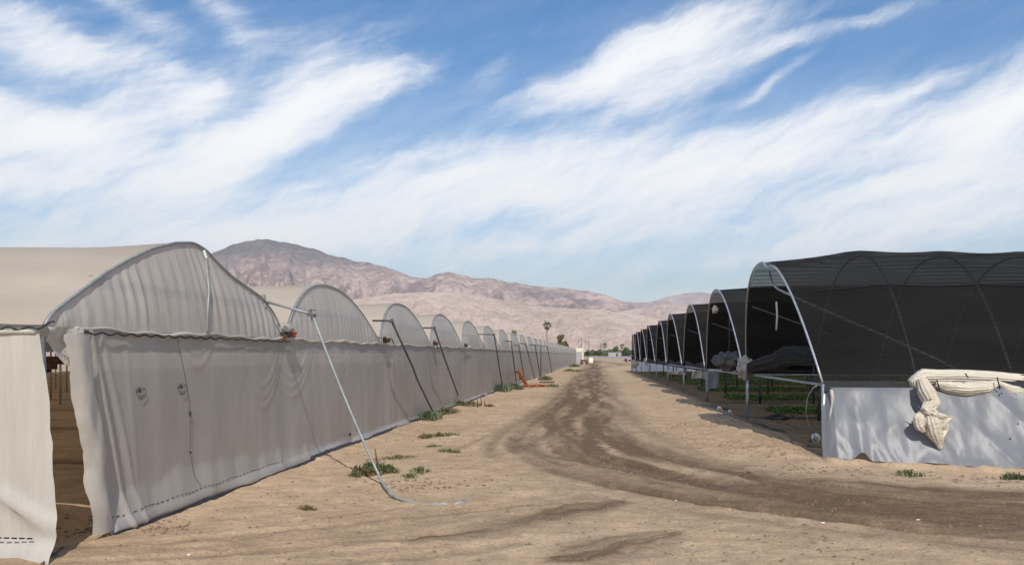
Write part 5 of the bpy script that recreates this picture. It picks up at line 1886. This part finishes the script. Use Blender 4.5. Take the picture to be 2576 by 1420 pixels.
palm(1376, 300, 13.9, 2.3, 'tall palm tree rising behind the far greenhouse arches', seed=3)
palm(1293, 230, 8.7, 1.3, 'palm crown just showing over the greenhouse arches, trunk hidden', seed=7, nfr=30, dead=12)
palm(1522, 820, 13.0, 3.4, 'small distant palm above the green bushes, left of another palm', seed=11)
palm(1565, 860, 12.8, 3.4, 'small distant palm near the farthest black tunnel', seed=15)

bush_me = []
for s_ in range(4):
    rr = random.Random(60 + s_)
    lobes = [(rr.uniform(-2.2, 2.2), rr.uniform(-1, 1), rr.uniform(1.2, 3.0), rr.uniform(1.0, 1.7), rr.uniform(.8, 1.3)) for _ in range(7)] + [(0, 0, 1.0, 2.4, 1.0)]
    bush_me.append((crown_mesh(70 + s_, lobes, 1900, .30, M['bush'] if s_ % 2 == 0 else M['bush_pale']), trunk_mesh(1.6, .14, .07, 5, s_, M['bark'])))
BUSH = [(1474, 830, 0, 1.75, 'green bush just right of the cream shed frame'), (1484, 860, 1, 1.8, 'pale green bush behind the brown wagon'),
        (1494, 880, 3, 1.9, 'pale bush above the white armchair'), (1507, 815, 0, 1.9, 'dark round bush in the middle of the far hedge'),
        (1518, 880, 2, 1.9, 'green bush right of the dark round bush'), (1527, 900, 1, 1.8, 'pale green bush behind the white canopy'),
        (1539, 930, 2, 1.8, 'green bush left of the grey block wall'), (1549, 980, 3, 3.1, 'tall hazy pale tree above the grey block wall'),
        (1569, 815, 0, 1.9, 'dense green bush right of the grey block wall'), (1581, 805, 2, 1.9, 'dense green bush next to the farthest tunnel'),
        (1577, 950, 3, 2.7, 'yellowish tall bush behind the dense green ones')]
bg0 = None
for (px, zc, k, sc_, lab) in BUSH:
    x_, y_ = at_base(px, zc)
    o = empty('bush', (x_, y_, 0), lab, 'bush', 'bushes beyond the road')
    o.scale = (sc_ * 1.1, sc_, sc_); o.rotation_euler.z = px
    link('crown', bush_me[k][0], o); link('trunk', bush_me[k][1], o)
# far orchard belt, reads as one mass
r_ = random.Random(8); m = MB()
for k in range(5200):
    x = r_.uniform(-80, 420); y = r_.uniform(960, 1060); hmax = 5.0 + 1.4 * math.sin(x * .13) + 1.2 * math.sin(x * .31 + 2)
    z = r_.uniform(0, max(1.2, hmax)); s_ = r_.uniform(.7, 1.4)
    a = r_.uniform(0, 6.28); d = Vector((math.cos(a), math.sin(a), r_.uniform(-.5, .5))) * s_; e_ = Vector((-math.sin(a) * .3, math.cos(a) * .3, 1)).normalized() * s_ * .6
    c_ = Vector((x, y, z)); m.add([c_ - d, c_ - e_, c_ + d, c_ + e_], [(0, 1, 2, 3)])
tag(m.build('orchard', M['bush_pale'], None), 'far belt of green orchard trees across the valley floor', 'orchard', kind='stuff')

# utility poles
for (px, zc, pyt, lab) in ((1463, 840, 850, 'distant utility pole behind the cream shed frame'), (1481.5, 820, 845, 'tallest distant utility pole, above the brown wagon'), (1511, 900, 862, 'small faint utility pole above the dark round bush')):
    x_, y_ = at_base(px, zc); h_ = E + (HZ - pyt) / F * zc
    o = empty('utility_pole', (x_, y_, 0), lab, 'utility pole', 'utility poles in the distance')
    m = MB(); m.tube([(0, 0, -.3), (0, 0, h_)], [.28, .22], 8); m.build('pole', M['pole_wood'], o, True)
    m = MB(); m.box(-1.2, 1.2, -.30, -.18, h_ - .9, h_ - .72); ca = m.build('crossarm', M['pole_wood'], o)
    for q in (-1.05, -.5, .5, 1.05):
        m = MB(); m.tube([(q, -.24, h_ - .72), (q, -.24, h_ - .5)], .06, 6); m.build('insulator', M['white_paint'], ca)

# grey block wall, barrel, white canopy beyond the road
x_, y_ = at_base(1547, 810)
o = empty('block_wall', (x_, y_, 0), 'long low grey block wall beyond the far road', 'wall')
o.scale = (1.25, 1.25, 1.45)
m = MB(); m.box(-5.2, 5.0, -.1, .1, 0, 2.6); m.build('panel', M['grey_panel'], o)
m = MB(); m.box(-5.3, 5.1, -.16, .16, 2.602, 2.75); m.build('coping', M['grey_panel'], o)
x_, y_ = at_base(1552, 800)
o = empty('water_barrel', (x_, y_, 0), 'dark barrel standing before the grey block wall', 'barrel')
o.scale = (1.5, 1.5, 1.5)
m = MB(); m.tube([(0, 0, 0), (0, 0, .1), (0, 0, 1.0), (0, 0, 1.9), (0, 0, 2.0)], [.5, .55, .6, .55, .48], 16); m.build('drum', M['wagon_brown'], o, True)
m = MB(); m.tube([(0, 0, 2.0), (0, 0, 2.06)], [.47, .45], 16); m.build('lid', M['dark_pipe'], o)
x_, y_ = at_base(1525, 790)
o = empty('shade_canopy', (x_, y_, 0), 'small white canopy on posts before the far bushes', 'canopy')
o.scale = (1.4, 1.4, 1.2)
R_ = np.array([[(x2_, y2_, 2.5 + .6 * (1 - abs(x2_) / 2.2) + .1 * (1 - abs(y2_) / 1.6)) for x2_ in np.linspace(-2.2, 2.2, 9)] for y2_ in np.linspace(-1.6, 1.6, 5)])
m = MB(); m.grid(R_); m.build('cover', M['white_paint'], o, True)
for sx_ in (-2.1, 2.1):
    for sy_ in (-1.5, 1.5):
        m = MB(); m.tube([(sx_, sy_, 0), (sx_, sy_, 2.55)], .05, 6); m.build('post', M['grey_pipe'], o)

# ------------------------------------------------------------------ the air
m = MB(); m.box(-15800, 15800, -15800, 15800, -12, 1350)
hz = m.build('haze', None)
hm = bpy.data.materials.new('haze_air'); hm.use_nodes = True
ht = hm.node_tree; ht.nodes.clear()
ho = N(ht, 'ShaderNodeOutputMaterial'); hv = N(ht, 'ShaderNodeVolumePrincipled')
hv.inputs['Color'].default_value = (.93, .95, 1.0, 1)
hv.inputs['Density'].default_value = 5.6e-5
hv.inputs['Anisotropy'].default_value = 0.2
ht.links.new(hv.outputs[0], ho.inputs['Volume'])
hm.cycles.homogeneous_volume = True if hasattr(hm.cycles, 'homogeneous_volume') else None
hz.data.materials.append(hm)
tag(hz, 'thin pale air haze over the whole valley', 'haze', kind='stuff')
